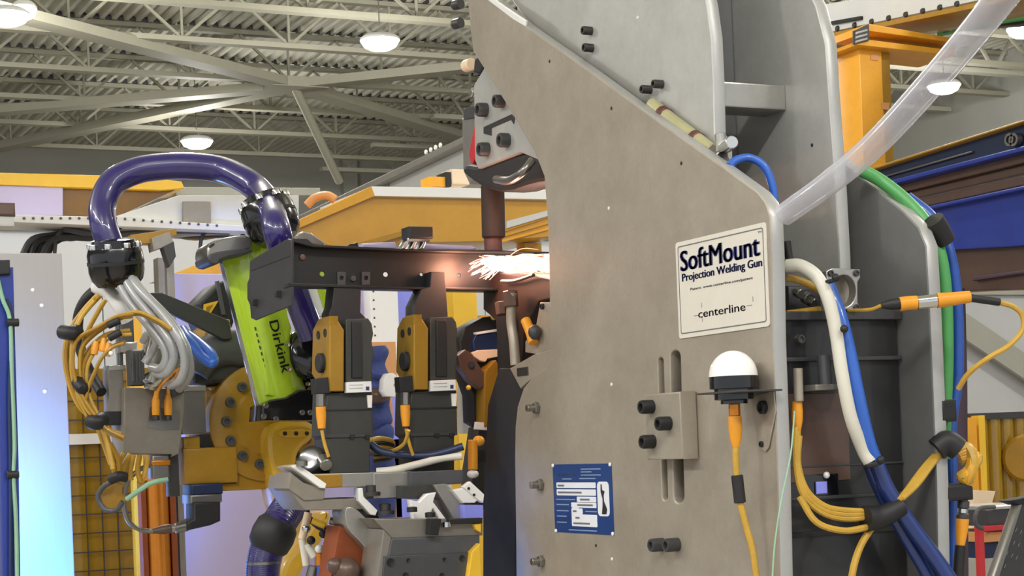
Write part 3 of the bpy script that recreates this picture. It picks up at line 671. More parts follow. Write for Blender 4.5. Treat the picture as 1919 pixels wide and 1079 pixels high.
# ------------------------------------------------------------------ dome beacon on its bracket
p = PX(1374, 705, GX-.045); t = thing('dome_beacon', 'white dome beacon with black base on a small bracket of the gun plate', 'beacon', p)
rd = mm(46.5, 2.86)
part(t, 'dome', B().lathe(p, UP, [(rd, 0)]+[(rd*math.cos(a), rd*1.05*math.sin(a)) for a in (math.pi/2*k/10 for k in range(1, 10))]+[(0, rd*1.05)], 32), 'white_gloss')
b = B(); b.lathe(p, UP, [(0, 0), (rd*.98, 0), (rd*.98, -.02), (rd*.8, -.021), (rd*.8, -.028), (rd*.8, -.038), (rd*.55, -.04), (rd*.55, -.045), (0, -.045)], 28); part(t, 'base', b, 'black_gloss')
br = B(); br.box(p+Vector((-.045, -.075, -.028)), p+Vector((.044, .042, -.025)), .001); bk = part(t, 'bracket', br, 'charcoal')
tg = [PX(*q, GX-.004) for q in ((1408, 738), (1448, 730), (1452, 770), (1438, 842), (1430, 848), (1424, 840))]
part(bk, 'mount_tab', B().X([(1408, 742), (1449, 732), (1453, 768), (1440, 838), (1433, 847), (1425, 840), (1409, 775)], GX-.004, .003), 'plate_alu')
bolt(bk, 'screw', PX(1432, 763, GX-.004), NX, .011, .008, 'black'); bolt(bk, 'screw', PX(1428, 832, GX-.004), NX, .005, .004, 'black')
pp = p+Vector((0, 0, -.045)); part(t, 'socket_nut', B().cyl(pp, pp+Vector((0, 0, -.02)), .0095, seg=14), 'copper')
q0 = pp+Vector((0, 0, -.02)); dd = (q0-CAM).dot(FW)
t = thing('beacon_cable', 'yellow cable with orange plug and black tag hanging from the dome beacon', 'cable', q0+Vector((0, 0, -.02)))
b = B(); b.lathe(q0, -UP, [(0, 0), (.011, 0), (.0115, .02), (.010, .035), (.006, .05), (0, .05)], 16); part(t, 'plug', b, 'sensor_orange', 'orange plug')
q1 = q0+Vector((0, 0, -.045))
part(t, 'wire', B().tube([q1, P(1379, 870, dd), P(1385, 930, dd), P(1398, 985, dd), P(1412, 1040, dd), P(1424, 1150, dd)], .0055, 10), 'cable_yellow')
part(t, 'wire_tag', B().cyl(P(1381, 890, dd), P(1387, 942, dd), .0098, seg=14), 'black')
# ================================================================== the workpiece rail on its clamps
BY = ydep(925, 470, 3.9)
t = thing('frame_rail', 'long black steel channel rail being welded, held by the clamps', 'workpiece', PY(760, 543, BY))
circ = lambda a, c, r, n=14: [(a+math.cos(k*2*math.pi/n)*r, c+math.sin(k*2*math.pi/n)*r) for k in range(n)]
top = [(545, 446), (576, 447), (588, 458), (650, 462), (655, 457), (670, 454), (673, 464), (760, 466), (905, 468), (1040, 472)]
b = B(); b.Y(top+[(1040, 545), (905, 544), (760, 541), (625, 538), (545, 535)], BY+.03, .004, [circ(604, 513, 4.5), circ(723, 514, 4.5), circ(860, 516, 3.5), circ(790, 514, 3)], .001)
web = part(t, 'web', b, 'rail')
b = B(); b.Y([(545, 446), (576, 447), (588, 458), (760, 466), (1040, 472), (1040, 477), (760, 471), (588, 463), (545, 452)], BY, .05, bev=.0015); part(t, 'top_flange', b, 'rail')
b = B(); b.Y([(545, 530), (760, 537), (1040, 541), (1040, 546), (760, 542), (545, 536)], BY, .05, bev=.0015); part(t, 'bottom_flange', b, 'rail')
for a in (632, 678):
    bb = B(); bb.Y([(a, 509), (a+16, 509), (a+16, 534), (a, 534)], BY+.026, .006, [circ(a+8, 521, 4)], .001); part(web, 'locating_plate', bb, 'charcoal')
for a, c in ((661, 522), (566, 482)): part(web, 'plug', B().lathe(PY(a, c, BY+.03), NY, [(0, .006), (.006, .005), (.008, 0)], 12), 'charcoal' if a > 600 else 'brown')  # the brown one stands for a round reflection on the web
ax = PY(545, 500, BY).x
b = B(); b.X([(468, 490), (474, 484), (538, 447), (546, 449), (546, 572), (478, 600), (470, 596), (468, 572), (463, 560), (463, 530), (467, 520)], ax, .006, bev=.002); ep = part(t, 'end_plate', b, 'rail_cap', 'dark grey end plate with two square nuts')
for a, c in ((481, 567), (525, 551)): s_ = part(ep, 'nut', B().lathe(PX(a, c, ax), NX, [(0, .012), (.004, .012), (.009, .010), (.0095, 0)], 4), 'black'); 
bb = B(); bb.X([(470, 506), (543, 478), (543, 480), (470, 508)], ax-.001, .002, bev=.0004); part(ep, 'crease', bb, 'black')
b = B(); b.rY(768, 424, 812, 446, BY-.02, .05, .003); t = thing('clamp_sensor', 'small black sensor block on a silver clip on top of the rail', 'sensor', PY(788, 468, BY)); part(t, 'block', b, 'black')
for a in (752, 768, 786): part(t, 'clip', B().Y([(a, 466), (a+8, 452), (a+14, 452), (a+8, 466)], BY-.01, .03), 'chrome')
part(t, 'clip_bar', B().rY(764, 446, 806, 453, BY-.012, .04), 'chrome')
b = B(); b.Y([(680, 455), (742, 453), (745, 466), (680, 463)], BY+.06, .05, bev=.004)  # both strips carry the bluish light in their lavender colour
solo('lavender_strip', 'short lavender strip lying behind the rail left of the sensor block', 'strip', b, 'lavender')
b = B(); b.Y([(790, 456), (885, 460), (895, 465), (885, 470), (790, 467)], BY+.06, .05, bev=.004)
solo('lavender_strip', 'longer lavender strip lying behind the rail beside the electrode', 'strip', b, 'lavender')

# weld sparks: many thin hot streaks from the point under the electrode
sx = PY(935, 496, BY-.03); rnd = random.Random(11); bh = B(); bg = B()
for k in range(230):
    left = rnd.random() < .45; a = (math.pi if left else 0)+rnd.gauss(0, .33 if left else .2); L = (.02+.05*rnd.random()**1.5) if left else (.04+.09*rnd.random())
    if left and rnd.random() < .3: a = math.pi+.5*rnd.random(); L *= 1.3
    d = Vector((math.cos(a), rnd.gauss(-.15, .25), math.sin(a)*.9)); p0 = sx+Vector((rnd.uniform(-.01, .04), rnd.uniform(-.02, .02), rnd.uniform(-.008, .010)))
    mid = p0+d*L*.5+Vector((0, 0, rnd.uniform(0, .006))); q = p0+d*L+Vector((0, 0, -.25*L*rnd.random()))
    w = rnd.uniform(.0008, .0024)
    (bg if L > .06 or rnd.random() < .4 else bh).tube([p0, mid, q], lambda u, w=w: w*(1-.75*u)+.0002, 4, 3)
for k in range(46):
    p = sx+Vector((rnd.uniform(-.02, .125), rnd.uniform(-.035, .02), rnd.gauss(.001, .007))); r = rnd.uniform(.004, .0125)
    bh.ball(p, (r*2.2, r, r*.75), 8)
so = part(None, 'weld_sparks', bh, 'spark_hot', kind='stuff'); tag(so, 'white hot spray of welding sparks under the copper electrode', 'sparks')
so2 = part(None, 'spark_streaks', bg, 'spark_glow', kind='stuff'); tag(so2, 'orange pink streaks of sparks flying off the weld point', 'sparks')
lamp('POINT', sx+Vector((-.065, -.02, -.004)), 2.2, (1, .45, .28), .03, name='spark_light')
lamp('POINT', sx+Vector((.08, -.07, .01)), .7, (1, .6, .42), .02, name='spark_light')

# ================================================================== the two upright clamps and the leaning third one
CY = ydep(660, 720, 3.72)
def clamp(o, u, label, label2):
    f = lambda L: [(a+o, c+u) for a, c in L]
    t = thing('pin_clamp', label, 'clamp', PY(655+o, 884+u, CY), 'upright clamps under the rail')
    Y = lambda nm, L, m, y=0, th=.03, h=(), bev=.002, r=t: part(r, nm, B().Y(f(L), CY+y, th, [f(q) for q in h], bev), m)
    Y('post', [(626, 536), (676, 536), (677, 548), (676, 585), (690, 600), (690, 740), (622, 740), (617, 585), (622, 575)] if not o else [(650, 512), (676, 512), (678, 540), (682, 600), (690, 740), (622, 740), (617, 620), (618, 575), (632, 545), (648, 540)], 'black', .03 if not o else .02, .05)
    bd = Y('body', [(648, 598), (690, 596), (697, 606), (700, 625), (697, 640), (700, 660), (697, 690), (697, 738), (648, 738)], 'fixture', 0, .06)
    Y('guide_strip', [(660, 602), (680, 602), (680, 708), (660, 708)], 'black', -.005, .008, r=bd)
    yb = Y('jaw_block', [(617, 592), (630, 594), (645, 618), (645, 733), (620, 733), (617, 700)], 'clamp_yellow', -.012, .05, bev=.003)
    x0 = PY(618+o, 650+u, CY-.01).x
    sd = part(t, 'side_block', B().X(f([(586, 618), (596, 598), (617, 592), (617, 706), (590, 710), (584, 700)]), x0, .02, (), .002), 'clamp_yellow')
    for a, c, r in ((597, 628, .009), (610, 624, .009), (597, 672, .011)): part(sd, 'bolt_hole', B().lathe(PX(a+o, c+u, x0), NX, [(0, .001), (r*.7, .001), (r, .002), (r, 0)], 14), 'black')
    part(sd, 'roller', B().cyl(PX(607+o, 680+u, x0)+NX*.014, PX(607+o, 680+u, x0), .021, seg=20), 'rubber')
    part(t, 'foot_block', B().Y(f([(590, 709), (621, 706), (621, 737), (592, 738)]), CY-.004, .03), 'black')
    lb = Y('rating_label', [(649, 716), (696, 714), (697, 734), (649, 736)], 'white', -.012, .012, bev=.0008)
    for k in range(2): Y('text_line', [(655, 721+k*6), (680, 720+k*6), (680, 721.5+k*6), (655, 722+k*6)], 'hose_grey', -.0128, .001, bev=.0002, r=lb)
    Y('text_line', [(686, 724), (692, 724), (692, 731), (686, 731)], 'ink', -.0128, .001, bev=.0002, r=lb)
    lw = Y('cylinder_block', [(612, 736), (698, 734), (700, 816), (694, 820), (694, 886), (618, 888), (618, 822), (610, 816)], 'fixture', .004, .09, bev=.003)
    Y('joint', [(612, 767), (699, 765), (699, 768), (612, 770)], 'black', .002, .004, bev=.0005, r=lw)
    Y('joint', [(612, 814), (699, 812), (699, 818), (612, 820)], 'charcoal', .0, .006, bev=.0005, r=lw)
    for a in (656, 684): Y('port', [(a, 814), (a+10, 814), (a+8, 822), (a+2, 822)], 'black', -.002, .004, bev=.0005, r=lw)
    Y('tab', [(688, 740), (698, 740), (697, 764), (690, 764)], 'white_gloss', -.0, .006, bev=.0005)
    p = [PY(a+o, c+u, CY-.02) for a, c in ((601, 738), (601, 762), (601, 790), (603, 806), (608, 830), (616, 856))]
    t2 = thing('clamp_plug', label2, 'cable', p[1])
    part(t2, 'nut', B().cyl(p[0], p[1], .0095, seg=6), 'steel'); part(t2, 'sleeve', B().lathe(p[1], p[3]-p[1], [(0, 0), (.0105, 0), (.0105, .02), (.008, .045), (0, .047)], 14), 'sensor_orange', 'orange plug sleeve')
    part(t2, 'wire', B().tube(p[3:], .0038, 8), 'cable_yellow')
    return t
clamp(0, 0, 'upright black and yellow clamp nearest the green sleeve, with a white rating label', 'orange cable plug hanging from the clamp nearest the green sleeve')
clamp(158, -3, 'second upright black and yellow clamp, closer to the gun, with a white rating label', 'orange cable plug hanging from the second clamp')
xc = GX+.03
t = thing('swing_clamp', 'leaning black and brown swing clamp right beside the gun plate', 'clamp', PX(905, 800, xc+.1)); yc3 = CY+.10
Y = lambda nm, L, m, y=0, th=.03, h=(), r=t, lab=None: part(r, nm, B().Y(L, yc3+y, th, list(h), .002), m, lab)
Y('body', [(862, 640), (872, 612), (905, 594), (935, 590), (950, 640), (948, 700), (935, 770), (905, 800), (888, 790), (886, 740), (868, 690)], 'black', .04, .06)
Y('window_plate', [(886, 640), (892, 626), (930, 618), (934, 668), (912, 676), (892, 668)], 'navy', .025, .02)
Y('window_rim', [(884, 662), (895, 656), (934, 654), (934, 668), (914, 672), (910, 678), (900, 676), (888, 668)], 'cream', .02, .02)
Y('window_rim', [(893, 622), (932, 616), (932, 621), (894, 627)], 'white_gloss', .02, .02)
lv = Y('lever', [(858, 666), (872, 655), (884, 662), (908, 700), (910, 722), (900, 728), (880, 712), (864, 690)], 'brown', .0, .03)
part(lv, 'pivot', B().cyl(PY(883, 683, yc3), PY(883, 683, yc3-.004), .008, seg=14), 'black')
jb = Y('jaw_block', [(908, 696), (930, 674), (936, 690), (936, 770), (922, 800), (908, 800)], 'clamp_yellow', -.005, .05)
part(jb, 'bolt_hole', B().cyl(PY(930, 737, yc3-.005), PY(930, 737, yc3-.008), .012, seg=14), 'black')
Y('rating_label', [(892, 790), (914, 792), (914, 806), (890, 804)], 'white', -.002, .01)
part(t, 'tip', B().ball(PY(925, 594, yc3), .007, 10), 'yellow_bright'); part(t, 'tip', B().ball(PY(878, 726, yc3), .006, 10), 'yellow_bright')
Y('mount', [(898, 800), (938, 790), (920, 900), (905, 960), (880, 960), (886, 880)], 'fixture', .03, .06)
p = [PY(a, c, yc3-.02) for a, c in ((886, 824), (886, 880), (897, 826))]
t = thing('orange_sensor', 'orange plug with a white cap standing below the swing clamp', 'sensor', p[1])
part(t, 'stem', B().cyl(p[1], p[0], .011, seg=14), 'sensor_orange'); part(t, 'knob', B().ball(p[2], (.014, .012, .012), 12), 'orange')
b = B(); b.Y([(866, 690), (876, 690), (880, 740), (896, 760), (900, 812), (868, 812), (866, 770)], yc3+.2, .03); part(t, 'white_cap', b, 'white_gloss')
p = PY(886, 888, yc3-.02); part(t, 'foot', B().ball(p, (.014, .012, .01), 12), 'white_gloss')

# ================================================================== tooling base below the clamps
TY = ydep(640, 900, 3.66)
t = thing('base_plate', 'stepped grey aluminium tooling base carrying the first clamp', 'tooling base', PY(640, 960, TY))
Y = lambda nm, L, m, y=0, th=.03, h=(), r=t, lab=None, bev=.002: part(r, nm, B().Y(L, TY+y, th, list(h), bev), m, lab)
Y('upper_plate', [(580, 888), (770, 883), (770, 911), (715, 911), (610, 914), (580, 893)], 'alu', 0, .16)
Y('bronze_reflection', [(588, 889), (642, 888), (642, 912), (611, 914), (582, 893)], 'clamp_yellow', -.0015, .02, lab='bronze coloured painted reflection')  # brownish reflection on the upper plate drawn as a separate piece
Y('chamfer_rail', [(546, 874), (560, 870), (612, 906), (610, 915), (600, 914)], 'white_gloss', -.004, .10, lab='bright chamfer rail')  # chamfers of this base painted white to carry their highlights
Y('lower_plate', [(541, 914), (545, 890), (572, 932), (607, 936), (690, 932), (690, 954), (572, 956), (566, 950)], 'tool_steel', .01, .14)
Y('step_block', [(545, 885), (570, 905), (610, 915), (607, 936), (570, 938), (540, 915)], 'tool_steel', .006, .10)
Y('under_slab', [(572, 938), (680, 932), (720, 980), (728, 994), (700, 994), (668, 954), (572, 956)], 'fixture', .02, .14)
Y('chamfer_edge', [(672, 914), (680, 914), (682, 930), (708, 956), (704, 966), (694, 964), (672, 938)], 'white_gloss', -.004, .03)
for a, c in ((566, 875), (700, 920), (722, 952), (722, 952), (706, 962)):
    pass
for a, c in ((696, 918), (722, 953)):
    p = PY(a, c, TY-.0); q = part(t, 'clamp_screw', B().lathe(p+Vector((0, .0, -.012)), UP, [(.019, 0), (.019, .008), (.012, .009), (.012, .022), (.007, .023), (.006, .017), (0, .017)], 18), 'steel_dark')
p = PY(566, 873, TY-.01); part(t, 'clamp_screw', B().lathe(p, UP, [(.012, 0), (.012, .01), (.007, .012), (0, .012)], 14), 'steel')
t = thing('slide_block', 'dark grey slide block with screw holes at the bottom below the swing clamp', 'tooling base', PY(800, 1079, TY)); SY = TY-.1
Y = lambda nm, L, m, y=0, th=.03, h=(), r=t, lab=None, bev=.002: part(r, nm, B().Y(L, SY+y, th, list(h), bev), m, lab)
Y('front', [(733, 1008), (900, 1002), (900, 1140), (708, 1140), (718, 1078)], 'graphite', 0, .2, bev=.004)
Y('edge_strip', [(719, 992), (734, 1007), (720, 1075), (708, 1140), (698, 1140)], 'alu_dark', .0, .1, lab='bronze side edge'); 
Y('top_plate', [(700, 972), (905, 972), (905, 1003), (735, 1009), (720, 993)], 'alu_dark', .006, .2)
Y('face_plate', [(720, 1042), (890, 1034), (890, 1140), (712, 1140)], 'anodised', -.004, .006)
for a, c, r in ((732, 1054, 8), (765, 1050, 4), (833, 1048, 4), (866, 1046, 6), (760, 1078, 6), (828, 1078, 5)):
    part(t, 'screw', B().lathe(PY(a, c, SY-.004), NY, [(0, .0005), (mm(r, 3.6)*.5, .0005), (mm(r, 3.6), .002), (mm(r, 3.6), 0)], 14), 'black')
Y('lever', [(806, 972), (828, 972), (822, 1003), (804, 1002)], 'black', -.02, .02)
Y('rail_bar', [(770, 884), (868, 880), (868, 906), (770, 912)], 'graphite', .07, .1)
Y('rail_bar', [(700, 886), (790, 884), (790, 930), (700, 934)], 'alu', .09, .1)
Y('rail_bar', [(752, 910), (830, 906), (830, 936), (752, 934)], 'fixture', .06, .08)
Y('bright_plate', [(768, 936), (786, 940), (800, 925), (818, 922), (812, 940), (836, 972), (824, 972), (812, 952), (798, 972), (776, 972)], 'white_gloss', .03, .02, lab='milled plate with painted white highlight')  # white highlights on the aluminium put into the colour of these plates
Y('arm_link', [(812, 908), (836, 906), (870, 936), (870, 972), (850, 972)], 'alu', .05, .06)
Y('bright_plate', [(848, 918), (868, 914), (896, 936), (890, 942), (868, 942)], 'white_gloss', .03, .02, lab='drilled plate with painted white highlight')
Y('bright_plate', [(868, 912), (882, 902), (908, 926), (906, 942), (898, 938)], 'white_gloss', .025, .02)
Y('blue_pad', [(869, 946), (906, 946), (906, 972), (870, 972)], 'lav_bright', .03, .04)
for a, c in ((878, 915), (888, 927)): part(t, 'screw', B().lathe(PY(a, c, SY+.024), NY, [(0, .0005), (.003, .002), (.003, 0)], 10), 'black')
for a, c in ((806, 960), (772, 950), (836, 978)): part(t, 'screw', B().lathe(PY(a, c, SY-.0), UP, [(.011, -.01), (.011, 0), (.006, .001), (0, -.004)], 14), 'black' if a < 830 else 'chrome')
Y('black_bar', [(842, 972), (905, 970), (905, 980), (842, 982)], 'black', -.01, .03)
Y('yellow_stop', [(888, 982), (902, 980), (902, 998), (892, 992)], 'yellow_bright', -.006, .02)
b = B(); b.Y([(870, 1140), (884, 1034), (900, 1018), (906, 1140)], SY-.02, .03); solo('yellow_wedge', 'bright yellow wedge leaning against the slide block beside the black strip', 'guard', b, 'yellow_bright')
y = TY+.02
t = thing('tooling_arm', 'curved grey and rust coloured tooling arm under the stepped base', 'tooling base', PY(680, 1079, y))
part(t, 'casting', B().Y(soft([(645, 950), (665, 950), (690, 975), (715, 992), (712, 1045), (702, 1050), (680, 1020), (650, 990)]), y-.03, .08), 'alu')
part(t, 'rust_plate', B().Y([(636, 985), (655, 992), (705, 1048), (700, 1140), (610, 1140)], y, .08), 'rust', 'rust coloured side plate')
part(t, 'fittings', B().ball(PY(650, 1070, y-.03), .03, 12).ball(PY(690, 1082, y-.02), .02, 10).ball(PY(628, 1060, y-.03), .018, 10), 'brown')

# ================================================================== the robot: wrist, arm, motor
RY = ydep(460, 790, 4.35)
t = thing('welding_robot', 'yellow industrial robot wrist and arm with a bolted round flange', 'robot', PY(480, 960, RY))
pc = PY(503, 790, RY); rf = mm(112, 4.35)
part(t, 'wrist_flange', B().lathe(pc+Vector((0, .03, 0)), NY, [(0, .03), (rf*.55, .03), (rf*.6, .024), (rf*.93, .024), (rf, .018), (rf, -.06), (0, -.06)], 48), 'yellow_deep', 'ochre round flange')
for k in range(14):
    a = math.radians(100+k*26); p = pc+Vector((math.cos(a), 0, math.sin(a)))*rf*.73+Vector((0, .006, 0))
    bolt(t, 'flange_bolt', p, NY, .0125, .012, 'graphite')
part(t, 'arm_housing', B().Y([(386, 722), (440, 718), (480, 690), (520, 900), (500, 906), (400, 905), (386, 812)], RY+.05, .2, bev=.012), 'yellow_deep')
part(t, 'gear_block', B().rY(344, 838, 446, 906, RY+.0, .14, .006), 'yellow_deep')
part(t, 'gear_top', B().rY(344, 818, 376, 842, RY+.012, .12, .006), 'yellow_robot')
part(t, 'gear_recess', B().rY(374, 812, 440, 840, RY+.03, .1, .006), 'charcoal')
part(t, 'lower_housing', B().Y([(440, 840), (515, 850), (530, 915), (420, 920), (400, 905), (442, 905)], RY+.02, .16, bev=.004), 'yellow_deep')
part(t, 'seal_edge', B().rY(438, 862, 443, 890, RY+.012, .02), 'brown')
el = [(500, 800), (540, 786), (592, 790), (590, 822), (560, 842), (555, 880), (548, 920), (540, 950), (522, 960), (512, 900), (500, 850)]
part(t, 'fore_arm', B().Y(soft(el, 2), RY-.05, .12, bev=.014), 'yellow_robot', 'bright yellow curved fore arm')
hb = part(t, 'hole_bracket', B().Y(soft([(522, 812), (530, 805), (580, 804), (584, 812), (578, 818), (530, 819)], 1), RY-.058, .02, []), 'yellow_robot')
for a in (534, 555, 575): part(hb, 'hole', B().lathe(PY(a, 812, RY-.058), NY, [(0, .002), (.005, .002), (.0055, 0)], 12), 'black')
part(t, 'base_arm', B().Y(soft([(596, 960), (625, 955), (610, 1010), (580, 1040), (540, 1140), (520, 1140), (526, 1060), (560, 1020)], 2), RY+.02, .14, bev=.014), 'yellow_robot')
part(t, 'boot', B().tube([PY(366, 700, RY+.03), PY(385, 668, RY+.03), PY(420, 652, RY+.04), PY(470, 655, RY+.05)], lambda u: .035+.02*u, 16), 'graphite', 'dark grey rubber boot')
part(t, 'boot_cover', B().Y(soft([(360, 715), (372, 680), (400, 655), (445, 640), (470, 660), (470, 700), (440, 715), (386, 722)], 1), RY+.03, .1, bev=.01), 'charcoal')
mo = part(t, 'motor_box', B().Y([(372, 570), (412, 530), (424, 524), (440, 600), (425, 640), (390, 612)], RY+.12, .16, bev=.006), 'black', 'black motor box with a yellow warning triangle')
part(mo, 'warning_triangle', B().Y([(381, 585), (382, 570), (410, 563), (388, 598)], RY+.118, .003, bev=.0004), 'yellow_bright')
part(mo, 'warning_sign', B().Y([(386, 584), (387, 575), (400, 570), (390, 588)], RY+.1165, .001, bev=.0002), 'yellow_deep')
part(mo, 'box_edge', B().Y([(404, 527), (411, 525), (424, 590), (416, 590)], RY+.112, .01), 'graphite')
part(t, 'motor_foot', B().Y(soft([(384, 605), (430, 598), (440, 630), (420, 660), (382, 648)]), RY+.1, .12, bev=.008), 'yellow_deep')
part(t, 'motor_grip', B().Y(soft([(398, 600), (430, 596), (432, 606), (402, 607)]), RY+.09, .02), 'orange')
b = B(); b.Y([(280, 548), (304, 548), (430, 600), (436, 634), (420, 636), (290, 572)], RY-.02, .02, bev=.003); part(t, 'flat_bar', b, 'charcoal', 'flat dark bar across the wrist')
# grey tool changer with sockets
CYT = ydep(290, 780, 4.2)
t = thing('tool_changer', 'grey steel tool changer block with plugs on top left of the robot flange', 'tool changer', PY(285, 850, CYT))
part(t, 'block', B().Y([(233, 726), (332, 728), (334, 700), (346, 700), (346, 770), (336, 850), (322, 856), (322, 851), (232, 850)], CYT, .13, bev=.003), 'tool_steel', 'plain grey block')
part(t, 'adapter', B().rY(340, 724, 385, 812, CYT+.005, .1, .002), 'steel')
part(t, 'adapter_edge', B().rY(339, 722, 386, 733, CYT+.0, .1, .002), 'alu')
part(t, 'side_valve', B().rY(204, 692, 232, 772, CYT+.03, .06, .002), 'alu_dark'); part(t, 'side_valve_cap', B().rY(202, 770, 231, 796, CYT+.028, .06, .003), 'black')
part(t, 'side_valve_top', B().rY(204, 684, 236, 694, CYT+.028, .06, .002), 'alu')
fp = part(t, 'front_label', B().Y([(280, 762), (336, 770), (336, 804), (300, 806), (276, 800)], CYT-.0015, .002, bev=.0004), 'steel')
for a in (292, 315):
    p = PY(a, 730, CYT-.025); q = PY(a, 778, CYT-.025)
    o_ = part(t, 'sensor_plug', B().lathe(q, p-q, [(0, 0), (.0085, 0), (.0095, .01), (.0095, .035), (.005, .05), (.004, .06), (0, .06)], 14), 'sensor_orange', 'orange sensor plug')
    part(o_, 'ring', B().cyl(q, q+Vector((0, 0, -.012)), .0085, seg=12), 'steel_dark')
cn = part(t, 'connector_housing', B().rY(245, 655, 272, 722, CYT-.015, .05, .006), 'graphite')
for k in range(4): part(cn, 'rib', B().rY(248+k*6.2, 660, 250+k*6.2, 715, CYT-.018, .006), 'steel')
part(t, 'connector_housing', B().rY(228, 596, 252, 652, CYT+.03, .05, .005), 'graphite'); part(t, 'connector_collar', B().rY(226, 640, 258, 660, CYT+.025, .06, .004), 'alu')
part(t, 'connector_bracket', B().rY(222, 600, 230, 690, CYT+.05, .03), 'steel')
for a, c, r, e in ((286, 668, 17, .0), (304, 695, 16, -.01), (283, 712, 14, -.015), (330, 660, 15, .0), (322, 690, 12, -.02), (275, 650, 12, 0)):
    p = PY(a, c, CYT+e); part(t, 'hose_fitting', B().lathe(p+Vector((0, 0, -.02)), Vector((.2, -.3, 1)), [(0, 0), (mm(r, 4.2), 0), (mm(r, 4.2), .02), (mm(r*.75, 4.2), .03), (mm(r*.75, 4.2), .045), (0, .045)], 12), ('steel', 'alu', 'chrome')[int(a) % 3])
part(t, 'gas_cap', B().lathe(PY(286, 712, CYT-.02), Vector((-.2, -.6, .6)), [(0, 0), (.024, 0), (.024, .006), (.012, .009), (0, .004)], 18), 'chrome')
part(t, 'cable_clip', B().rY(330, 685, 350, 712, CYT-.03, .03, .003), 'black'); part(t, 'cable_clip', B().Y([(313, 725), (340, 706), (346, 735), (322, 745)], CYT-.02, .02), 'charcoal')
part(t, 'brown_wire', B().tube([PY(338, 690, CYT-.04), PY(318, 705, CYT-.04), PY(298, 728, CYT-.035), PY(294, 745, CYT-.03)], .004, 8), 'sensor_orange')
part(t, 'brown_wire', B().tube([PY(335, 695, CYT-.045), PY(328, 708, CYT-.045), PY(316, 720, CYT-.04), PY(316, 738, CYT-.03)], .0035, 8), 'tan')
part(t, 'lower_socket', B().rY(286, 852, 318, 896, CYT+.01, .05, .004), 'steel'); part(t, 'lower_socket_ring', B().rY(284, 862, 320, 872, CYT+.006, .05, .003), 'copper')
part(t, 'bracket_leg', B().rY(316, 850, 336, 930, CYT+.03, .03, .002), 'steel_dark')
# black elbow connector with its cable loop
t = thing('elbow_connector', 'black elbow connector under the yellow gear block with a looped cable', 'connector', PY(385, 990, CYT))
part(t, 'collar', B().rY(358, 906, 418, 926, CYT+.03, .08, .004), 'navy'); part(t, 'latch', B().rY(357, 926, 417, 942, CYT+.025, .08, .004), 'steel')
part(t, 'elbow', B().Y([(362, 940), (414, 940), (414, 976), (396, 984), (352, 994), (350, 978), (362, 972)], CYT+.02, .07, bev=.006), 'black')
p, q = PY(352, 985, CYT+.04), PY(328, 990, CYT+.04); part(t, 'lock_nut', B().cyl(p, q, .013, seg=14), 'steel'); part(t, 'lock_nut', B().cyl(q, PY(318, 990, CYT+.04), .010, seg=12), 'alu')
part(t, 'strain_relief', B().lathe(PY(320, 990, CYT+.04), PY(285, 995, CYT+.04)-PY(320, 990, CYT+.04), [(0, 0), (.0115, 0), (.0115, .02), (.006, .045), (0, .046)], 14), 'brown')
part(t, 'cable', B().tube([PY(292, 996, CYT+.04), PY(262, 992, CYT+.04), PY(240, 975, CYT+.03), PY(232, 940, CYT+.02), PY(238, 905, CYT+.0), PY(258, 882, CYT+.0), PY(280, 872, CYT+.01)], .0058, 10), 'steel')

# ================================================================== green sleeve carrying the purple hose
GY = ydep(480, 620, 4.12)
p, q = PY(452, 452, GY+.05), PY(533, 772, GY+.05); axd = (p-q).normalized(); L = (p-q).length; r = mm(50, 4.12)
t = thing('green_sleeve', 'lime green hose guide sleeve with black lettering slanting behind the rail end plate', 'hose guide', q)
part(t, 'shell', B().lathe(q, axd, [(0, 0), (r*.93, 0), (r, .006), (r, L-.02), (r*.96, L), (r*.9, L), (r*.88, L-.03), (0, L-.03)], 40), 'green_sleeve')
sd = axd.cross(NY).normalized(); sd = sd if sd.x > 0 else -sd
wing = [PY(*v, GY+.01) for v in ((480, 460), (535, 470), (552, 604), (550, 740), (536, 745), (505, 745))]
part(t, 'wing', B().Y([(470, 455), (520, 455), (541, 593), (548, 615), (536, 650), (534, 690), (550, 720), (550, 742), (530, 746), (500, 740)], GY-.006, .03, bev=.006), 'green_sleeve')
pin = lambda a, c: PY(a, c, GY+.05-r*.75)
for off, m, w in ((-1.01, 'chrome', .006),):
    part(t, 'edge_rail', B().bar(q+sd*r*off-Vector((0, .01, 0)), p+sd*r*off-Vector((0, .01, 0))-axd*.03, w, .012), m, 'silver edge rail')
# lettering runs down the sleeve, along its axis, on its front
vout = sd.cross(axd); vout = vout if vout.y < 0 else -vout
def sleeve_text(body, u0, u1, ang, hgt, m='black'):
    fo = (vout*math.cos(ang)+sd*math.sin(ang)).normalized(); xa = -axd; ya = fo.cross(xa).normalized()
    org = q+axd*0+fo*(r+.0012); fm = Matrix((( xa.x, ya.x, fo.x, org.x), (xa.y, ya.y, fo.y, org.y), (xa.z, ya.z, fo.z, org.z), (0, 0, 0, 1)))
    letters(t, 'lettering', body, fm, (-u0, -hgt/2, -u1, hgt/2), m, .0004, .012)
sleeve_text('Dirkink', L*.52, L*.22, .12, .023)
for k in range(9):
    u_ = L*(.50-.036*k); fo = (vout*math.cos(-.62)+sd*math.sin(-.62)).normalized(); c_ = q+axd*u_+fo*(r+.001)
    part(t, 'print_mark', B().bar(c_-axd*.004, c_+axd*.004, .007, .0012), 'black')
part(t, 'clamp_ring', B().Y(soft([(386, 468), (394, 453), (430, 442), (470, 440), (476, 462), (450, 476), (412, 482), (412, 494), (390, 494)], 1), GY-.06, .10, bev=.006), 'steel', 'silver clamp ring')
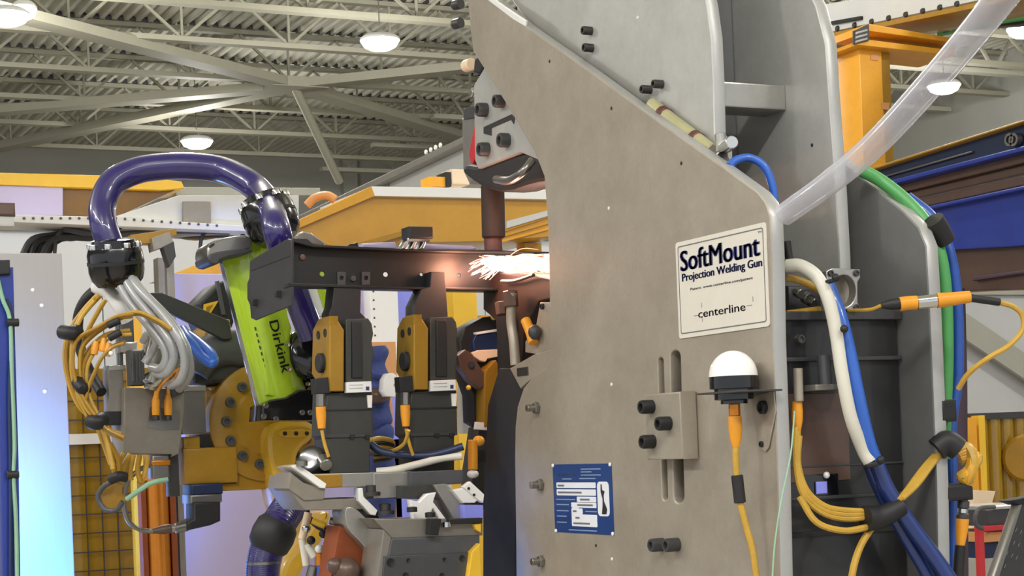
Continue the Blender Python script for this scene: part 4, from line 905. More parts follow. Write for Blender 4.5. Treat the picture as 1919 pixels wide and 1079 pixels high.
part(t, 'clamp_ring_base', B().Y(soft([(388, 478), (412, 470), (470, 464), (476, 474), (414, 484), (410, 496), (392, 494)], 1), GY-.066, .11, bev=.004), 'charcoal')
part(t, 'ring_hole', B().Y(soft([(390, 462), (400, 454), (404, 458), (394, 465)], 1), GY-.0615, .004, bev=.0005), 'black')
part(t, 'right_rail', B().tube([PY(580, 452, GY+.06), PY(592, 520, GY+.06), PY(612, 590, GY+.06)], mm(22, 4.15), 18), 'green_sleeve')
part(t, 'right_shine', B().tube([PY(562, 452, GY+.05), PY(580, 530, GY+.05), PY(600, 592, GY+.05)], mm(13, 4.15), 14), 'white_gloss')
part(t, 'right_clamp', B().Y(soft([(552, 440), (575, 430), (612, 455), (608, 463), (580, 458), (556, 452)], 1), GY+.0, .08, bev=.004), 'chrome')
bk = part(t, 'foot_bracket', B().Y([(492, 760), (510, 748), (536, 744), (560, 730), (592, 730), (592, 788), (490, 788)], GY-.02, .10, bev=.004), 'black_gloss', 'black foot bracket with screws')
for a, c in ((498, 760), (494, 780), (517, 785), (566, 773), (581, 773)): bolt(bk, 'screw', PY(a, c, GY-.02), NY, .0065, .005, 'steel')
hb = part(t, 'hose_coupling', B().lathe(PY(585, 668, GY+.03), Vector((-.25, -.9, .25)), [(0, .06), (.045, .06), (.06, .05), (.07, .03), (.066, .01), (.075, 0), (.075, -.05), (0, -.05)], 28), 'black_gloss', 'glossy black hose coupling')
for k in range(7):
    a = k*.9; d_ = Vector((math.cos(a), 0, math.sin(a))); bolt(hb, 'screw', PY(585, 668, GY-.01)+d_*.066, NY, .006, .006, 'chrome')

# purple hose arch with its two ball clamps
HD = 4.1
t = thing('purple_hose', 'glossy purple ribbed hose arching from the left ball clamp into the green sleeve', 'hose', P(205, 450, HD))
main = [P(208, 462, HD), P(194, 420, HD), P(193, 380, HD+.02), P(212, 342, HD+.04), P(255, 320, HD+.06), P(305, 312, HD+.07), P(360, 311, HD+.08), P(415, 318, HD+.09), P(460, 338, HD+.06), P(488, 362, HD+.03), P(506, 392, HD-.06), P(516, 420, HD-.14), P(524, 452, HD-.14), P(540, 505, HD-.06), P(562, 570, HD), P(585, 630, HD+.03)]
rh = mm(25.5, 4.12)
part(t, 'tube', B().tube(main, rh, 22, 10), 'purple')
def ball_clamp(name, label, c, ax, R, d):
    t = thing(name, label, 'hose clamp', P(*c, d)); o = P(*c, d); ax = ax.normalized()
    b = B(); b.lathe(o, ax, [(0, -.055), (R*.72, -.055), (R*.92, -.04), (R, -.02), (R, .02), (R*.93, .034), (R*.80, .036), (R*.78, .052), (R*.60, .056), (0, .056)], 32); part(t, 'shell', b, 'black_gloss')
    u = ax.orthogonal().normalized(); v = ax.cross(u)
    for k in range(8):
        e = u*math.cos(k*.785+.3)+v*math.sin(k*.785+.3); bolt(t, 'screw', o+e*R*.86+ax*.034, ax, .0085, .012, 'chrome')
    b = B(); b.lathe(o, ax, [(R*1.005, -.004), (R*1.02, -.004), (R*1.02, .004), (R*1.005, .004)], 32); part(t, 'seam_band', b, 'rubber')
    return t
ball_clamp('ball_clamp', 'black ball clamp at the left foot of the purple hose arch', (217, 492), Vector((-.1, -.15, 1)), mm(52, 4.1), 4.1)
ball_clamp('ball_clamp', 'black ball clamp at the right end of the arch above the green sleeve', (506, 408), Vector((-.28, .25, 1)), mm(51, 4.1), 4.08)
# lower purple hose
D2 = 3.95
t = thing('lower_purple_hose', 'purple ribbed hose with a black round collar at the bottom beside the rust arm', 'hose', P(500, 1079, D2))
lp = [P(500, 1150, D2), P(492, 1078, D2), P(500, 1030, D2), P(520, 985, D2), P(545, 945, D2+.1), P(560, 915, D2+.2)]
part(t, 'tube', B().tube(lp, mm(32, D2), 22, 10), 'purple')
rb = B(); c_ = catmull(lp, 14)
for k in range(2, len(c_)-2):
    tt = (c_[k+1]-c_[k-1]).normalized(); u = tt.orthogonal().normalized(); v = tt.cross(u)
    rb.tube([c_[k]+(u*math.cos(a)+v*math.sin(a))*(mm(32, D2)+.0002) for a in (2*math.pi*j/16 for j in range(17))], .0013, 4, smooth=False)
part(t, 'ribs', rb, 'purple', kind='stuff')
part(t, 'collar', B().lathe(P(508, 1010, D2), P(527, 970, D2)-P(508, 1010, D2), [(0, -.03), (.036, -.03), (.047, -.015), (.05, .01), (.047, .035), (.036, .05), (0, .05)], 26), 'black', 'black round collar')
part(t, 'cable_tie', B().lathe(P(494, 1054, D2), UP, [(.0392, -.003), (.0405, -.003), (.0405, .003), (.0392, .003)], 22), 'steel')
b = B(); b.tube([P(596, 800, 4.0), P(598, 840, 4.0), P(585, 860, 3.95), P(576, 880, 3.95)], .012, 10)
solo('purple_lead', 'thin purple lead running down beside the first clamp plug', 'hose', b, 'purple')
t = thing('black_coupling', 'small glossy black coupling on the left end of the stepped base', 'connector', P(590, 880, 3.72))
part(t, 'body', B().lathe(P(590, 866, 3.72), Vector((-.6, -.5, .3)), [(0, -.03), (.03, -.03), (.034, 0), (.03, .02), (.02, .022), (0, .02)], 22), 'black_gloss'); part(t, 'nozzle', B().cyl(P(604, 860, 3.7), P(612, 872, 3.68), .014, seg=14), 'steel')
# ================================================================== cables and small parts round the robot
D3 = 4.08
def cable(name, label, L, r, m, seg=10, cat='cable', group=None):
    return solo(name, label, cat, B().tube(path(L), r, seg, 6), m, group)
for i, (a, c, dx, lab) in enumerate((
        (214, 512, 0, 'leftmost grey hose falling from the left ball clamp to the plugs'), (226, 508, 1, 'second grey hose falling from the left ball clamp'),
        (238, 512, 2, 'third grey hose falling from the left ball clamp'), (246, 518, 3, 'rightmost grey hose falling from the left ball clamp to the blue hose'))):
    o = [[(a, c, D3), (240, 562, D3-.02), (275, 606, D3-.03), (302, 640, D3-.04), (312, 668, D3-.04), (302, 690, D3-.03), (284, 688, D3)],
         [(a, c, D3), (252, 552, D3-.03), (290, 600, D3-.05), (318, 640, D3-.06), (326, 672, D3-.05), (310, 700, D3-.03), (292, 700, D3)],
         [(a, c, D3), (264, 545, D3-.04), (305, 590, D3-.06), (336, 636, D3-.07), (347, 680, D3-.06), (338, 712, D3-.04), (322, 722, D3)],
         [(a, c, D3), (272, 552, D3-.03), (318, 600, D3-.04), (346, 645, D3-.04), (356, 690, D3-.03), (348, 715, D3), (336, 728, D3+.04)]][i]
    cable('grey_hose', lab, o, mm(8.5, D3), 'hose_grey', 12, 'hose')
cable('steel_hose', 'short bright coil of grey hose among the plugs on the tool changer', [(268, 640, D3), (280, 622, D3-.02), (292, 640, D3-.02), (283, 662, D3), (270, 680, D3)], .009, 'hose_grey', 10, 'hose')
cable('blue_hose', 'bright blue hose loop hanging right of the grey hoses', [(342, 618, D3+.1), (356, 640, D3+.05), (378, 668, D3+.02), (398, 680, D3), (396, 664, D3+.02), (370, 640, D3+.08), (350, 626, D3+.12)], .0125, 'hose_blue', 12, 'hose')
cable('white_strap', 'white ribbon cable hanging under the left ball clamp', [(180, 536, D3+.08), (205, 548, D3+.06), (228, 580, D3+.05), (240, 600, D3+.06)], .018, 'white', 10)
cable('black_hose', 'black hose curving down behind the yellow cable bundle', [(190, 535, D3+.1), (160, 562, D3+.1), (146, 600, D3+.12), (150, 650, D3+.14), (170, 700, D3+.14), (190, 735, D3+.1)], .013, 'black', 12, 'hose')
# bundle of yellow sensor cables
rnd = random.Random(5)
t = thing('yellow_bundle', 'looped bundle of yellow sensor cables left of the tool changer', 'cable bundle', P(150, 720, 4.0))
base = [[(186, 552), (160, 580), (134, 618), (124, 660), (130, 710), (150, 760), (180, 792), (196, 830), (210, 870)],
        [(176, 560), (152, 592), (138, 628), (134, 668), (142, 716), (160, 762), (186, 790), (205, 808), (228, 815)],
        [(250, 590), (216, 596), (180, 616), (146, 636), (136, 670), (140, 712), (158, 752), (182, 786), (200, 806), (232, 822)],
        [(318, 618), (290, 600), (252, 586), (212, 600), (172, 626), (150, 652), (146, 690), (152, 728), (172, 770), (206, 812)],
        [(240, 616), (205, 622), (178, 640), (158, 668), (152, 700), (158, 740), (178, 780)],
        [(248, 628), (212, 632), (184, 655), (166, 686), (164, 716), (170, 748), (190, 790), (205, 840), (214, 880)],
        [(200, 560), (182, 590), (166, 622), (156, 660), (156, 700), (148, 735), (168, 780)],
        [(236, 640), (214, 648), (194, 668), (180, 696), (170, 720), (164, 745)]]
for i, L in enumerate(base):
    for k in range(3 if i < 4 else 2):
        ox, oy, od = rnd.uniform(-4, 4), rnd.uniform(-3, 3), rnd.uniform(-.05, .05)
        part(t, 'cable', B().tube([P(a+ox, c+oy, 4.03+od) for a, c in L], .0042, 8, 5), 'cable_yellow' if (i+k) % 4 else 'yellow_deep')
for (a, c, e, f, r) in ((118, 622, 146, 620, .017), (146, 716, 160, 730, .015), (172, 790, 192, 786, .018)):
    part(t, 'wrap', B().tube([P(a, c, 4.0), P((a+e)/2, (c+f)/2+3, 3.98), P(e, f, 4.0)], r, 14), 'black', 'black tape wrap')
for (a, c, e, f) in ((202, 610, 224, 600), (204, 634, 226, 622)): part(t, 'wrap', B().cyl(P(a, c, 3.98), P(e, f, 3.98), .0085, seg=12), 'black')
for a, c in ((176, 652), (192, 646), (200, 655)): part(t, 'plug', B().lathe(P(a, c+12, 3.99), Vector((.2, 0, 1)), [(0, 0), (.008, 0), (.009, .015), (.006, .03), (0, .03)], 12), 'sensor_orange', 'orange plug')
part(t, 'white_pin', B().ball(P(208, 662, 3.98), .006, 10), 'white_gloss')
# lower bundle under the tool changer
t = thing('lower_bundle', 'yellow cables gathered by a black tie below the tool changer', 'cable bundle', P(225, 900, 4.15))
for i, L in enumerate(([(196, 800), (208, 850), (216, 890), (222, 905)], [(232, 848), (222, 870), (220, 895)], [(244, 850), (232, 872), (226, 898)], [(262, 852), (258, 880), (264, 905)], [(276, 852), (272, 884), (262, 910)], [(250, 852), (244, 884), (246, 900)], [(206, 830), (222, 862), (224, 890)])):
    part(t, 'cable', B().tube([P(a, c, 4.14+.012*(i % 3)) for a, c in L], .0065, 8), 'cable_yellow' if i % 3 else 'yellow_deep')
part(t, 'tie', B().tube([P(208, 898, 4.12), P(222, 892, 4.11), P(236, 894, 4.12)], .012, 12), 'black')
part(t, 'loop', B().tube([P(222, 898, 4.12), P(196, 910, 4.13), P(184, 930, 4.14), P(194, 952, 4.14), P(216, 956, 4.13), P(230, 940, 4.12)], .006, 10), 'graphite', 'grey loop')
part(t, 'reel', B().lathe(P(212, 930, 4.17), NY, [(0, .01), (.03, .008), (.032, 0), (0, -.01)], 20), 'yellow_deep')
cable('pale_green_wire', 'pale green wire crossing the copper post', [(238, 935, 4.12), (265, 916, 4.1), (285, 904, 4.1), (314, 898, 4.12)], .006, 'pale_green')
# blue and white hoses between clamps
CZ = 3.78
cable('navy_hose', 'dark blue hose sagging between the first clamp and the orange sensor', [(694, 832, CZ), (715, 846, CZ), (760, 853, CZ), (805, 853, CZ), (840, 845, CZ), (868, 836, CZ)], .0085, 'navy', 12, 'hose')
cable('pale_hose', 'pale grey hose sloping up from the tooling to the orange sensor', [(706, 884, CZ-.02), (740, 880, CZ-.02), (790, 868, CZ-.01), (830, 858, CZ), (866, 854, CZ)], .0085, 'hose_white', 12, 'hose')
t = thing('yellow_coil', 'small coil of yellow and black cable behind the first clamp', 'cable', P(715, 850, 3.9))
for k in range(4): part(t, 'turn', B().tube([P(690, 826+k*8, 3.9), P(712, 822+k*8, 3.88), P(735, 828+k*7, 3.9), P(730, 846+k*4, 3.92), P(700, 848+k*5, 3.92)], .006, 8), ('cable_yellow', 'black', 'yellow_deep', 'charcoal')[k])
cable('olive_wire', 'thin olive wire hanging from the second clamp plug', [(766, 806, 3.7), (758, 830, 3.72), (742, 842, 3.76), (722, 848, 3.85)], .004, 'cable_yellow')
t = thing('blue_cover', 'crumpled blue cloth hose cover behind the first clamp', 'hose cover', P(708, 810, 4.6))
part(t, 'cloth', B().tube([P(700, 650, 4.6), P(704, 690, 4.6), P(700, 720, 4.6), P(712, 760, 4.6), P(706, 800, 4.6), P(714, 830, 4.6), P(716, 1000, 4.6), P(716, 2000, 4.6)*1.0], lambda u: .032+.007*math.sin(u*40), 16), mat('cloth_blue', '#3d4a86', .8, 0, .3, 25, .4))
part(t, 'band', B().tube([P(690, 738, 4.58), P(706, 742, 4.55), P(722, 736, 4.58)], .02, 12), 'brown')
part(t, 'bright_clasp', B().Y(soft([(720, 700), (742, 698), (745, 715), (735, 722), (752, 732), (748, 744), (716, 742)]), ydep(730, 720, 4.5), .03), 'white_gloss')
t = thing('air_fittings', 'cluster of brass and blue air fittings beside the lower purple hose', 'fittings', P(595, 1079, 3.85))
for a, c, e, f, r, m in ((578, 960, 566, 1010, .009, 'cream'), (566, 1010, 574, 1060, .008, 'hose_white'), (590, 1060, 582, 1092, .014, 'steel'), (600, 1035, 600, 1060, .012, 'copper'), (601, 1060, 603, 1100, .014, 'hose_blue'), (585, 975, 610, 985, .008, 'yellow_bright'), (612, 1000, 640, 1005, .010, 'copper'), (606, 1020, 640, 1026, .010, 'brown'), (618, 975, 648, 980, .009, 'steel'), (640, 955, 668, 966, .008, 'chrome'), (575, 1020, 590, 1044, .009, 'hose_white'), (628, 985, 640, 992, .012, 'yellow_bright'), (618, 1040, 634, 1046, .012, 'clamp_yellow')):
    part(t, 'fitting', B().cyl(P(a, c, 3.83), P(e, f, 3.83), r, seg=12), m)
for a, c, m in ((598, 1028, 'white_gloss'), (583, 1012, 'black'), (640, 1015, 'chrome'), (622, 1062, 'brown'), (606, 1000, 'black'), (574, 990, 'chrome')): part(t, 'cap', B().ball(P(a, c, 3.82), .010, 10), m)
cable('black_lead', 'black lead curving under the stepped tooling base', [(572, 950, 3.84), (580, 970, 3.84), (600, 988, 3.84), (628, 996, 3.84)], .007, 'navy')

# ================================================================== hoses at the right of the gun
t = thing('frosted_tube', 'big frosted clear plastic tube crossing diagonally in front of the blue gantry', 'tube', P(1490, 395, 2.8))
tp = [P(2130, -420, 2.05), P(2040, -240, 2.2), P(1925, -70, 2.35), P(1850, 30, 2.45), P(1750, 150, 2.55), P(1640, 270, 2.65), P(1550, 345, 2.72), P(1470, 402, 2.8)]
part(t, 'wall', B().tube(tp, lambda u: mm(33, 2.35)*(1-.22*max(0, u-.2)/.8), 24, 10), 'clear_tube')
d = 2.9
cable('white_hose', 'cream white hose bending down from behind the sign and tied to the blue hose', [(1474, 498, d), (1500, 498, d-.01), (1530, 518, d-.02), (1552, 560, d-.03), (1566, 620, d-.03), (1578, 700, d-.03), (1594, 780, d-.02), (1616, 840, d), (1630, 866, d)], mm(12.5, d), 'hose_white', 14, 'hose')
cable('blue_air_hose', 'thick bright blue hose running down beside the cream white hose', [(1548, 530, d+.02), (1572, 590, d), (1590, 660, d-.01), (1606, 740, d-.01), (1624, 820, d), (1640, 866, d+.01)], mm(15, d), 'hose_blue', 14, 'hose')
cable('dark_blue_hose', 'lower dark blue hose running under the other one to the lower right corner', [(1626, 862, d+.03), (1655, 930, d+.04), (1700, 1010, d+.05), (1752, 1100, d+.06)], mm(13, d), 'deep_blue', 12, 'hose')
for (a, c, e, f), lab in (((1532, 530, 1568, 520), 'upper black tie on the cream white hose'), ((1556, 620, 1584, 616), 'lower black tie on the cream white hose'), ((1618, 872, 1652, 862), 'black tie where the cream hose meets the dark hose')):
    b = B(); p, q = P((a+e)/2, (c+f)/2, d-.02), P((a+e)/2+2, (c+f)/2+7, d-.02); b.cyl(p, q, mm(18, d), seg=18); b.ball(P(e-2, f, d-.05), .007, 10); solo('cable_tie', lab, 'cable tie', b, 'black')
cable('blue_loop', 'thin blue hose loop rising from behind the elbow fitting', [(1366, 312, 2.98), (1380, 300, 2.99), (1405, 296, 3.0), (1432, 312, 3.0), (1448, 350, 3.0), (1452, 395, 3.0)], mm(8, 3), 'hose_blue', 12, 'hose')
for a, c, lab, L in ((0, 0, 'upper short yellow hose between the gun plates', [(1474, 520, d+.02), (1500, 526, d+.02), (1530, 540, d+.03), (1550, 556, d+.05)]), (0, 0, 'lower short yellow hose between the gun plates', [(1474, 588, d+.02), (1500, 585, d+.03), (1535, 580, d+.05)])):
    cable('yellow_hose', lab, L, mm(7, d), 'cable_yellow', 10, 'hose')
t = thing('valve_fitting', 'small dark valve with silver fittings between the gun plates', 'valve', P(1500, 560, 3.0))
part(t, 'body', B().rY(1478, 535, 1540, 585, ydep(1500, 560, 3.02), .04, .006), 'charcoal')
for a, c, r in ((1492, 546, .009), (1508, 556, .011), (1518, 564, .009), (1514, 592, .008)): part(t, 'fitting', B().cyl(P(a, c, 2.99), P(a+9, c+5, 2.98), r, seg=8), 'steel')
cable('deep_blue_hose', 'upper dark blue hose continuing from the bright blue hose past the black tie', [(1640, 862, d+.01), (1665, 920, d+.01), (1708, 985, d+.02), (1752, 1045, d+.03), (1800, 1115, d+.03)], mm(15, d), 'deep_blue', 14, 'hose')
d2 = 2.95
cable('green_hose', 'green hose arching over the far plate and down its right edge', [(1612, 318, d2+.1), (1650, 338, d2+.1), (1700, 378, d2+.08), (1740, 425, d2+.06), (1762, 480, d2+.05), (1772, 560, d2+.05), (1774, 680, d2+.05), (1770, 780, d2+.05), (1768, 860, d2+.05)], mm(13, d2), 'green', 14, 'hose')
cable('blue_side_hose', 'long blue hose running down the outside of the green hose', [(1700, 370, d2+.14), (1748, 410, d2+.12), (1778, 470, d2+.1), (1792, 560, d2+.1), (1794, 700, d2+.1), (1782, 800, d2+.1), (1784, 950, d2+.1), (1782, 1100, d2+.1)], mm(12, d2), 'blue', 14, 'hose')
t = thing('yellow_trio', 'three yellow cables looping below the transformer to the far plate edge', 'cable bundle', P(1600, 980, d2-.02))
e = d2-.05
for k in range(3):
    part(t, 'cable', B().tube([P(1770-k*7, 838+k*5, e+.06), P(1745-k*8, 872+k*3, e+.04), P(1718-k*7, 908+k*2, e+.02), P(1690-k*3, 934+k*2, e)], .0052, 8), 'cable_yellow')
    part(t, 'cable', B().tube([P(1492+k*3, 800+k*8, e-.03), P(1492+k*2, 870, e-.03), P(1504+k*4, 925-k*3, e-.03), P(1540+k*3, 960-k*6, e-.02), P(1585, 972-k*8, e-.01), P(1632, 968-k*5, e)], .0052, 8), 'cable_yellow')
part(t, 'cable', B().tube([P(1498, 930, e-.04), P(1530, 978, e-.04), P(1580, 994, e-.03), P(1625, 988, e-.01)], .0056, 8), 'cable_yellow')
part(t, 'cable', B().tube([P(1634, 988, e), P(1614, 1020, e-.01), P(1600, 1060, e-.02), P(1592, 1110, e-.02)], .0062, 8), 'cable_yellow')
part(t, 'wrap', B().tube([P(1622, 972, e-.01), P(1650, 968, e), P(1690, 948, e+.01)], lambda u: .022-.006*u, 14), 'black', 'black tape wrap')
part(t, 'wrap', B().tube([P(1755, 842, e+.05), P(1775, 828, e+.05), P(1796, 842, e+.05)], .02, 14), 'black', 'black tape wrap')
p, q = P(1494, 752, e), P(1494, 810, e)
part(t, 'plug', B().lathe(p, q-p, [(0, 0), (.008, 0), (.0095, .015), (.0095, .03), (.005, .055), (0, .055)], 14), 'sensor_orange', 'orange plug')
t = thing('orange_inline_plug', 'orange and silver inline plug crossing the far plate with a thin yellow cable', 'connector', P(1750, 565, 2.86)); e = 2.86
part(t, 'black_sleeve', B().lathe(P(1652, 572, e), P(1690, 568, e)-P(1652, 572, e), [(0, 0), (.005, 0), (.009, .015), (.0095, .032), (0, .034)], 14), 'black')
part(t, 'plug', B().tube([P(1686, 570, e), P(1700, 568, e), P(1718, 567, e)], .0115, 14), 'sensor_orange', 'orange plug half')
part(t, 'ring', B().cyl(P(1718, 567, e), P(1756, 563, e), .0112, seg=14), 'chrome', 'silver threaded ring')
part(t, 'plug', B().tube([P(1756, 563, e), P(1785, 560, e), P(1818, 556, e)], lambda u: .0125-.003*u, 14), 'sensor_orange', 'orange plug half')
part(t, 'black_sleeve', B().cyl(P(1818, 558, e), P(1874, 566, e), .0065, seg=12), 'black')
part(t, 'wire', B().tube([P(1872, 566, e), P(1900, 575, e), P(1916, 592, e), P(1915, 620, e), P(1890, 648, e), P(1850, 672, e), P(1815, 700, e+.02), P(1796, 728, e+.04)], .0045, 8), 'cable_yellow')
part(t, 'wire', B().tube([P(1652, 572, e), P(1630, 580, e+.02), P(1590, 582, e+.06)], .003, 8), 'cable_yellow')
b = B(); b.tube([P(1748, 412, d2+.03), P(1760, 432, d2+.04), P(1770, 452, d2+.05)], mm(21, d2), 16); solo('hose_wrap', 'black wrap holding green and blue hoses at the curved plate corner', 'cable tie', b, 'black')
b = B(); b.rY(1765, 748, 1795, 790, ydep(1780, 770, d2+.01), .05, .006); solo('hose_wrap', 'black square wrap on the green hose halfway down the plate edge', 'cable tie', b, 'black')
b = B(); b.rY(1772, 906, 1826, 938, ydep(1800, 920, d2+.02), .05, .006); solo('hose_wrap', 'wide black wrap below the yellow cable knot at the plate edge', 'cable tie', b, 'black')
t = thing('orange_knot', 'knot of orange yellow cables hanging at the far plate edge', 'cable bundle', P(1810, 900, d2+.05)); e = d2+.04
for k in range(5): part(t, 'cable', B().tube([P(1792+k*2, 846+k*4, e), P(1812+k*5, 838+k*5, e), P(1824-k*3, 862+k*6, e-.01), P(1818-k*4, 892, e-.01), P(1806+k*3, 908, e)], .0095, 8), 'orange' if k % 2 else 'cable_yellow')
t = thing('hanging_plug', 'orange plug with silver rings hanging under the wide black wrap', 'connector', P(1805, 1010, e))
part(t, 'ring', B().cyl(P(1806, 938, e), P(1805, 952, e), .010, seg=14), 'charcoal'); part(t, 'ring', B().cyl(P(1805, 952, e), P(1804, 962, e), .009, seg=14), 'chrome')
part(t, 'ring', B().cyl(P(1804, 962, e), P(1804, 972, e), .011, seg=14), 'charcoal')
part(t, 'plug', B().lathe(P(1804, 972, e), P(1800, 1026, e)-P(1804, 972, e), [(0, 0), (.011, 0), (.0105, .02), (.007, .045), (0, .047)], 14), 'sensor_orange', 'orange plug'); part(t, 'wire', B().tube([P(1800, 1022, e), P(1797, 1060, e), P(1794, 1110, e)], .0095, 10), 'black')
cable('ground_wire', 'thin pale green wire trailing down the near plate edge', [(1489, 770, 2.82), (1482, 850, 2.8), (1464, 940, 2.78), (1452, 1020, 2.77), (1446, 1110, 2.76)], .0014, 'pale_green', 6)
cable('black_spout', 'small black pointed nozzle at the top of the white hose', [(1474, 452, 2.95), (1478, 478, 2.95), (1484, 500, 2.95)], .007, 'black', 10)

# ================================================================== gantry, posts and clutter at the right
xg = P(1780, 300, 5.6).x
t = thing('blue_gantry', 'big blue steel gantry with brown panels running back behind the far plate', 'gantry', PX(1800, 1079, xg))
def away(L, e):                                      # run on past the frame along Y
    out, k = [], 0
    for a, c in L:
        far = (e, 905+(c-905)*(e+640)/(a+640))
        if a < 1920: out.append((a, c))
        else: out += [(a, c), far] if k == 0 else [far, (a, c)]; k += 1
    return out
S_ = lambda nm, L, m, x=0, th=.1, lab=None: part(t, nm, B().X(away(L, 2500), xg+x, th, (), .004), m, lab)
S_('top_flange', [(1560, 337), (1990, 201), (1990, 206), (1560, 342)], 'yellow_deep', -.03, .2, 'thin yellow top edge')
S_('upper_beam', [(1560, 342), (1990, 206), (1990, 262), (1560, 372)], 'beam_navy', 0, .1, 'dark blue upper beam')
S_('beam_lip', [(1560, 366), (1990, 254), (1990, 264), (1560, 374)], 'beam_blue', -.02, .1, 'bright blue lip')
hl = S_('beam_highlight', [(1600, 345), (1820, 282), (1820, 286), (1600, 349)], 'steel', -.012, .01)  # thin pale strip painting the highlight along the upper beam
for k in range(3): S_('brown_slat', [(1560, 378+k*16), (1990, 268+k*22), (1990, 288+k*22), (1560, 392+k*16)], 'brown', .02+.02*(k % 2), .03)
S_('middle_lip', [(1560, 424), (1990, 332), (1990, 340), (1560, 430)], 'beam_blue', -.01, .1)
S_('lower_beam', [(1560, 430), (1990, 338), (1990, 452), (1900, 462), (1560, 480)], 'beam_blue', .02, .1, 'saturated blue lower beam')
S_('lower_panel', [(1560, 470), (1990, 452), (1990, 540), (1835, 545), (1560, 560)], 'brown', .05, .08, 'brown lower panel')
S_('panel_rail', [(1822, 518), (1990, 496), (1990, 502), (1822, 526)], 'plum', .03, .03)
for a, c in ((1908, 262), (1900, 262)): part(t, 'eye_bolt', B().lathe(PX(a, c, xg-.005), NX, [(.012, 0), (.02, .0), (.02, .02), (.012, .02), (.012, 0)], 14), 'steel')
xcol = xg-.05
S_('column', [(1745, 540), (1784, 540), (1788, 700), (1792, 1300), (1750, 1300)], 'plum', -.05, .055, 'dark plum column')
S_('column_flange', [(1750, 900), (1786, 900), (1790, 1300), (1755, 1300)], 'blueviolet', -.06, .02)
for c in (606, 648, 700): part(t, 'column_bolt', B().lathe(PX(1778, c, xcol-.0), NX, [(.010, 0), (.010, .008), (.005, .010), (0, .008)], 10), 'beam_blue')
# yellow post and header with the white duct above
yd = ydep(1645, 200, 9.0)
t = thing('yellow_gantry_post', 'yellow steel post with a beam head behind the frosted tube', 'post', PY(1645, 600, yd))
part(t, 'column', B().box((PY(1616, 250, yd).x, yd, 0), (PY(1658, 250, yd).x, yd+.18, PY(1640, 82, yd).z), .004), 'orange')
part(t, 'column_side', B().box((PY(1655, 250, yd).x, yd+.02, 0), (PY(1678, 250, yd).x, yd+.16, PY(1640, 86, yd).z), .004), 'yellow_deep')
hd = lambda L, m, nm, y=0, th=.12: part(t, nm, B().Y(L, yd+y, th, (), .004), m)
hd([(1628, 44), (1790, 72), (1790, 80), (1628, 58)], 'orange', 'head_flange', -.06, .3); hd([(1628, 58), (1790, 80), (1790, 94), (1628, 74)], 'yellow_deep', 'head_web', .03, .1); hd([(1628, 74), (1790, 94), (1790, 104), (1606, 84), (1604, 78)], 'orange', 'head_flange', -.06, .3)
part(t, 'head_end', B().Y([(1604, 56), (1629, 44), (1629, 76), (1604, 82)], yd-.07, .03), 'steel_dark')
for k in range(3): part(t, 'end_slot', B().Y([(1605, 60+k*8), (1626, 54+k*8), (1626, 58+k*8), (1605, 64+k*8)], yd-.075, .01), 'hose_grey')
for a, c in ((1640, 108), (1660, 200)): part(t, 'sticker', B().Y([(a-8, c-8), (a+8, c-8), (a+6, c+6), (a-8, c+4)], yd-.004, .004), 'tan')
xv = P(1700, 20, 9.2).x
t = thing('overhead_tray', 'white overhead cable tray with rivets above the yellow post', 'cable tray', PX(1700, 30, xv))
part(t, 'side', B().X(away([(1490, 18), (1930, -60), (1930, -20), (1490, 74)], 2400), xv, .05), 'white_duct')
part(t, 'lower_lip', B().X(away([(1490, 76), (1930, -16), (1930, -6), (1490, 84)], 2400), xv-.03, .4), 'yellow_deep')
part(t, 'wire_bed', B().X([(1600, 60), (1990, -14), (1990, 40), (1700, 62)], xv+.5, .1), 'charcoal')
for k in range(8):
    p = PX(1570+k*32, 54-k*6.6, xv); part(t, 'rivet', B().lathe(p, NX, [(.018, 0), (.014, .01), (0, .012)], 10), 'steel_dark')
part(t, 'clip_bar', B().X([(1555, 40), (1612, 30), (1612, 36), (1555, 46)], xv-.02, .03), 'black')
for k in range(4): part(t, 'wire', B().tube([PX(1760+k*10, 62-k*5, xv+.4), PX(1840, 44-k*8, xv+.45), PX(1990, 20-k*14, xv+.5)], .02, 8), ('green', 'graphite', 'pale_green', 'charcoal')[k])
# amber curtain, red table, board, ramp at lower right
yc = ydep(1870, 880, 8.0)
t = thing('amber_curtain', 'amber safety curtain between yellow posts behind the red table', 'curtain', PY(1870, 1079, yc))
zt, zb = PY(1870, 781, yc).z, .35; x0, x1 = PY(1800, 900, yc).x, PY(2300, 900, yc).x; n = 22; w = (x1-x0)/n
for k in range(n): part(t, 'strip', B().tube([(x0+w*(k+.5), yc, zb), (x0+w*(k+.5), yc, zt)], w*.56, 12, smooth=False), 'curtain')
part(t, 'post', B().rY(1838, 778, 1850, 1000, yc-.1, .06), 'yellow_bright'); part(t, 'post', B().rY(1818, 782, 1834, 1000, yc-.12, .06), 'orange')
part(t, 'hanging_rail', B().box((x0, yc-.05, zt-.01), (x1, yc+.05, zt+.02)), 'charcoal')
part(t, 'round_sheet', B().cyl(PY(1925, 858, yc-.12), PY(1925, 858, yc-.10), mm(45, 8), seg=28), 'yellow_deep')
b = B(); b.Y([(1826, 918), (1866, 920), (1850, 975), (1838, 1036), (1822, 1040), (1822, 950)], yc-.35, .05); solo('cream_board', 'cream board leaning behind the red table', 'board', b, 'cream')
b = B(); pb = PY(1822, 1040, yc-.4); b.box((pb.x-.3, yc-.5, 0), (pb.x+.25, yc-.2, pb.z), .01); solo('grey_plinth', 'plain grey plinth under the cream board', 'plinth', b, 'wall_paint')
yt2 = ydep(1880, 1000, 6.5)
t = thing('red_table', 'small red framed table with a dark top tray and a silver handle', 'table', PY(1880, 1079, yt2))
zt = PY(1880, 984, yt2).z
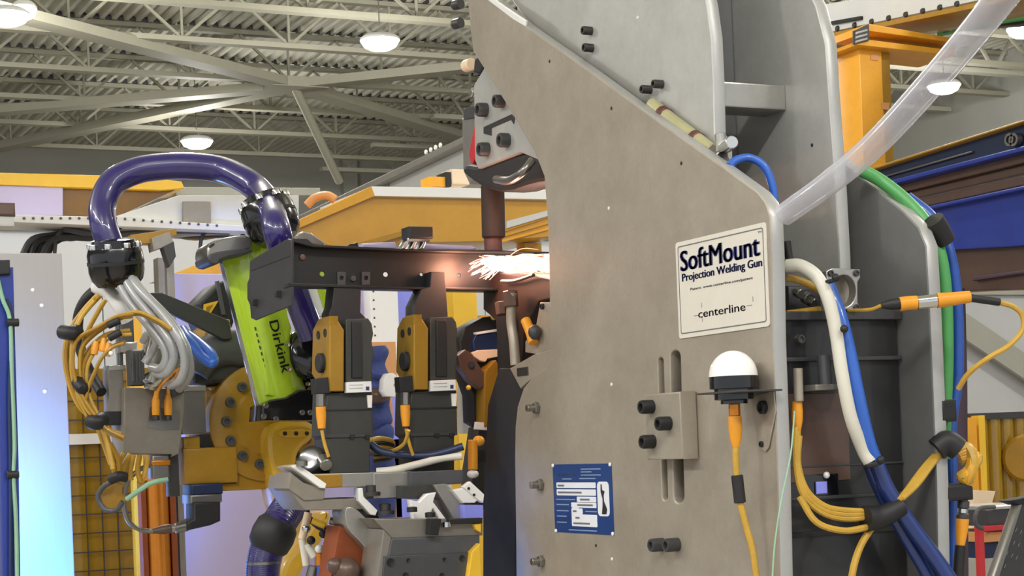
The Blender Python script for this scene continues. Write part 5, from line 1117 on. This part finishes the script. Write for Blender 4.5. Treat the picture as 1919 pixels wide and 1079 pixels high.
part(t, 'frame', B().rY(1838, 982, 1960, 992, yt2, .04, .004), 'red')
part(t, 'leg', B().box((PY(1838, 1040, yt2).x, yt2, 0), (PY(1846, 1040, yt2).x, yt2+.03, zt)), 'red'); part(t, 'leg', B().box((PY(1950, 1040, yt2).x, yt2, 0), (PY(1960, 1040, yt2).x, yt2+.03, zt)), 'red')
part(t, 'tray', B().rY(1850, 952, 1960, 982, yt2+.02, .3, .006), 'charcoal'); part(t, 'tray_edge', B().rY(1862, 946, 1960, 952, yt2+.015, .3, .004), 'hose_grey')
part(t, 'under_board', B().rY(1850, 993, 1960, 1012, yt2+.03, .3, .004), 'tan'); part(t, 'under_box', B().rY(1846, 1012, 1960, 1042, yt2+.06, .3, .004), 'navy')
part(t, 'handle', B().tube([PY(1864, 950, yt2-.02), PY(1838, 952, yt2-.02), PY(1828, 966, yt2-.02), PY(1830, 984, yt2-.02), PY(1842, 990, yt2-.02)], .008, 8), 'graphite')
yr2 = ydep(1900, 1000, 4.6)
t = thing('perforated_ramp', 'dark perforated sloping cover at the bottom right corner', 'cover', PY(1900, 1079, yr2))
b = B(); b.Y([(1912, 938), (1990, 920), (1990, 1300), (1830, 1300), (1866, 1079)], yr2, .03); cv = part(t, 'sheet', b, 'plum'); cv.data.materials[0] = M['charcoal']
part(t, 'edge', B().Y([(1912, 938), (1918, 940), (1874, 1079), (1838, 1300), (1826, 1300), (1864, 1079)], yr2-.01, .03), 'steel')
part(t, 'lip', B().Y([(1894, 938), (1990, 920), (1990, 928), (1912, 946)], yr2-.012, .05), 'black')
for k in range(10):
    a, c = 1893+(k % 3)*9-(k//3)*4, 992+(k//3)*24+(k % 3)*4; part(t, 'slot', B().Y([(a, c), (a+3, c-7), (a+5, c-7), (a+2, c)], yr2-.002, .003, bev=.0003), 'steel')

for o in S.objects:                                  # repeats share a group
    if o.parent is None and 'category' in o.keys():
        gname = {'high_bay_lamp': 'high bay lamps under the roof', 'grey_hose': 'grey hoses falling from the left ball clamp', 'cable_tie': 'black ties on the hoses right of the gun',
                 'hose_wrap': 'black wraps on the far plate hoses', 'yellow_hose': 'short yellow hoses between the gun plates', 'ball_clamp': 'black ball clamps on the purple hose arch',
                 'clamp_plug': 'orange plugs of the upright clamps', 'lavender_strip': 'lavender strips behind the rail'}.get(o.name.split('.')[0])
        if gname: o['group'] = gname
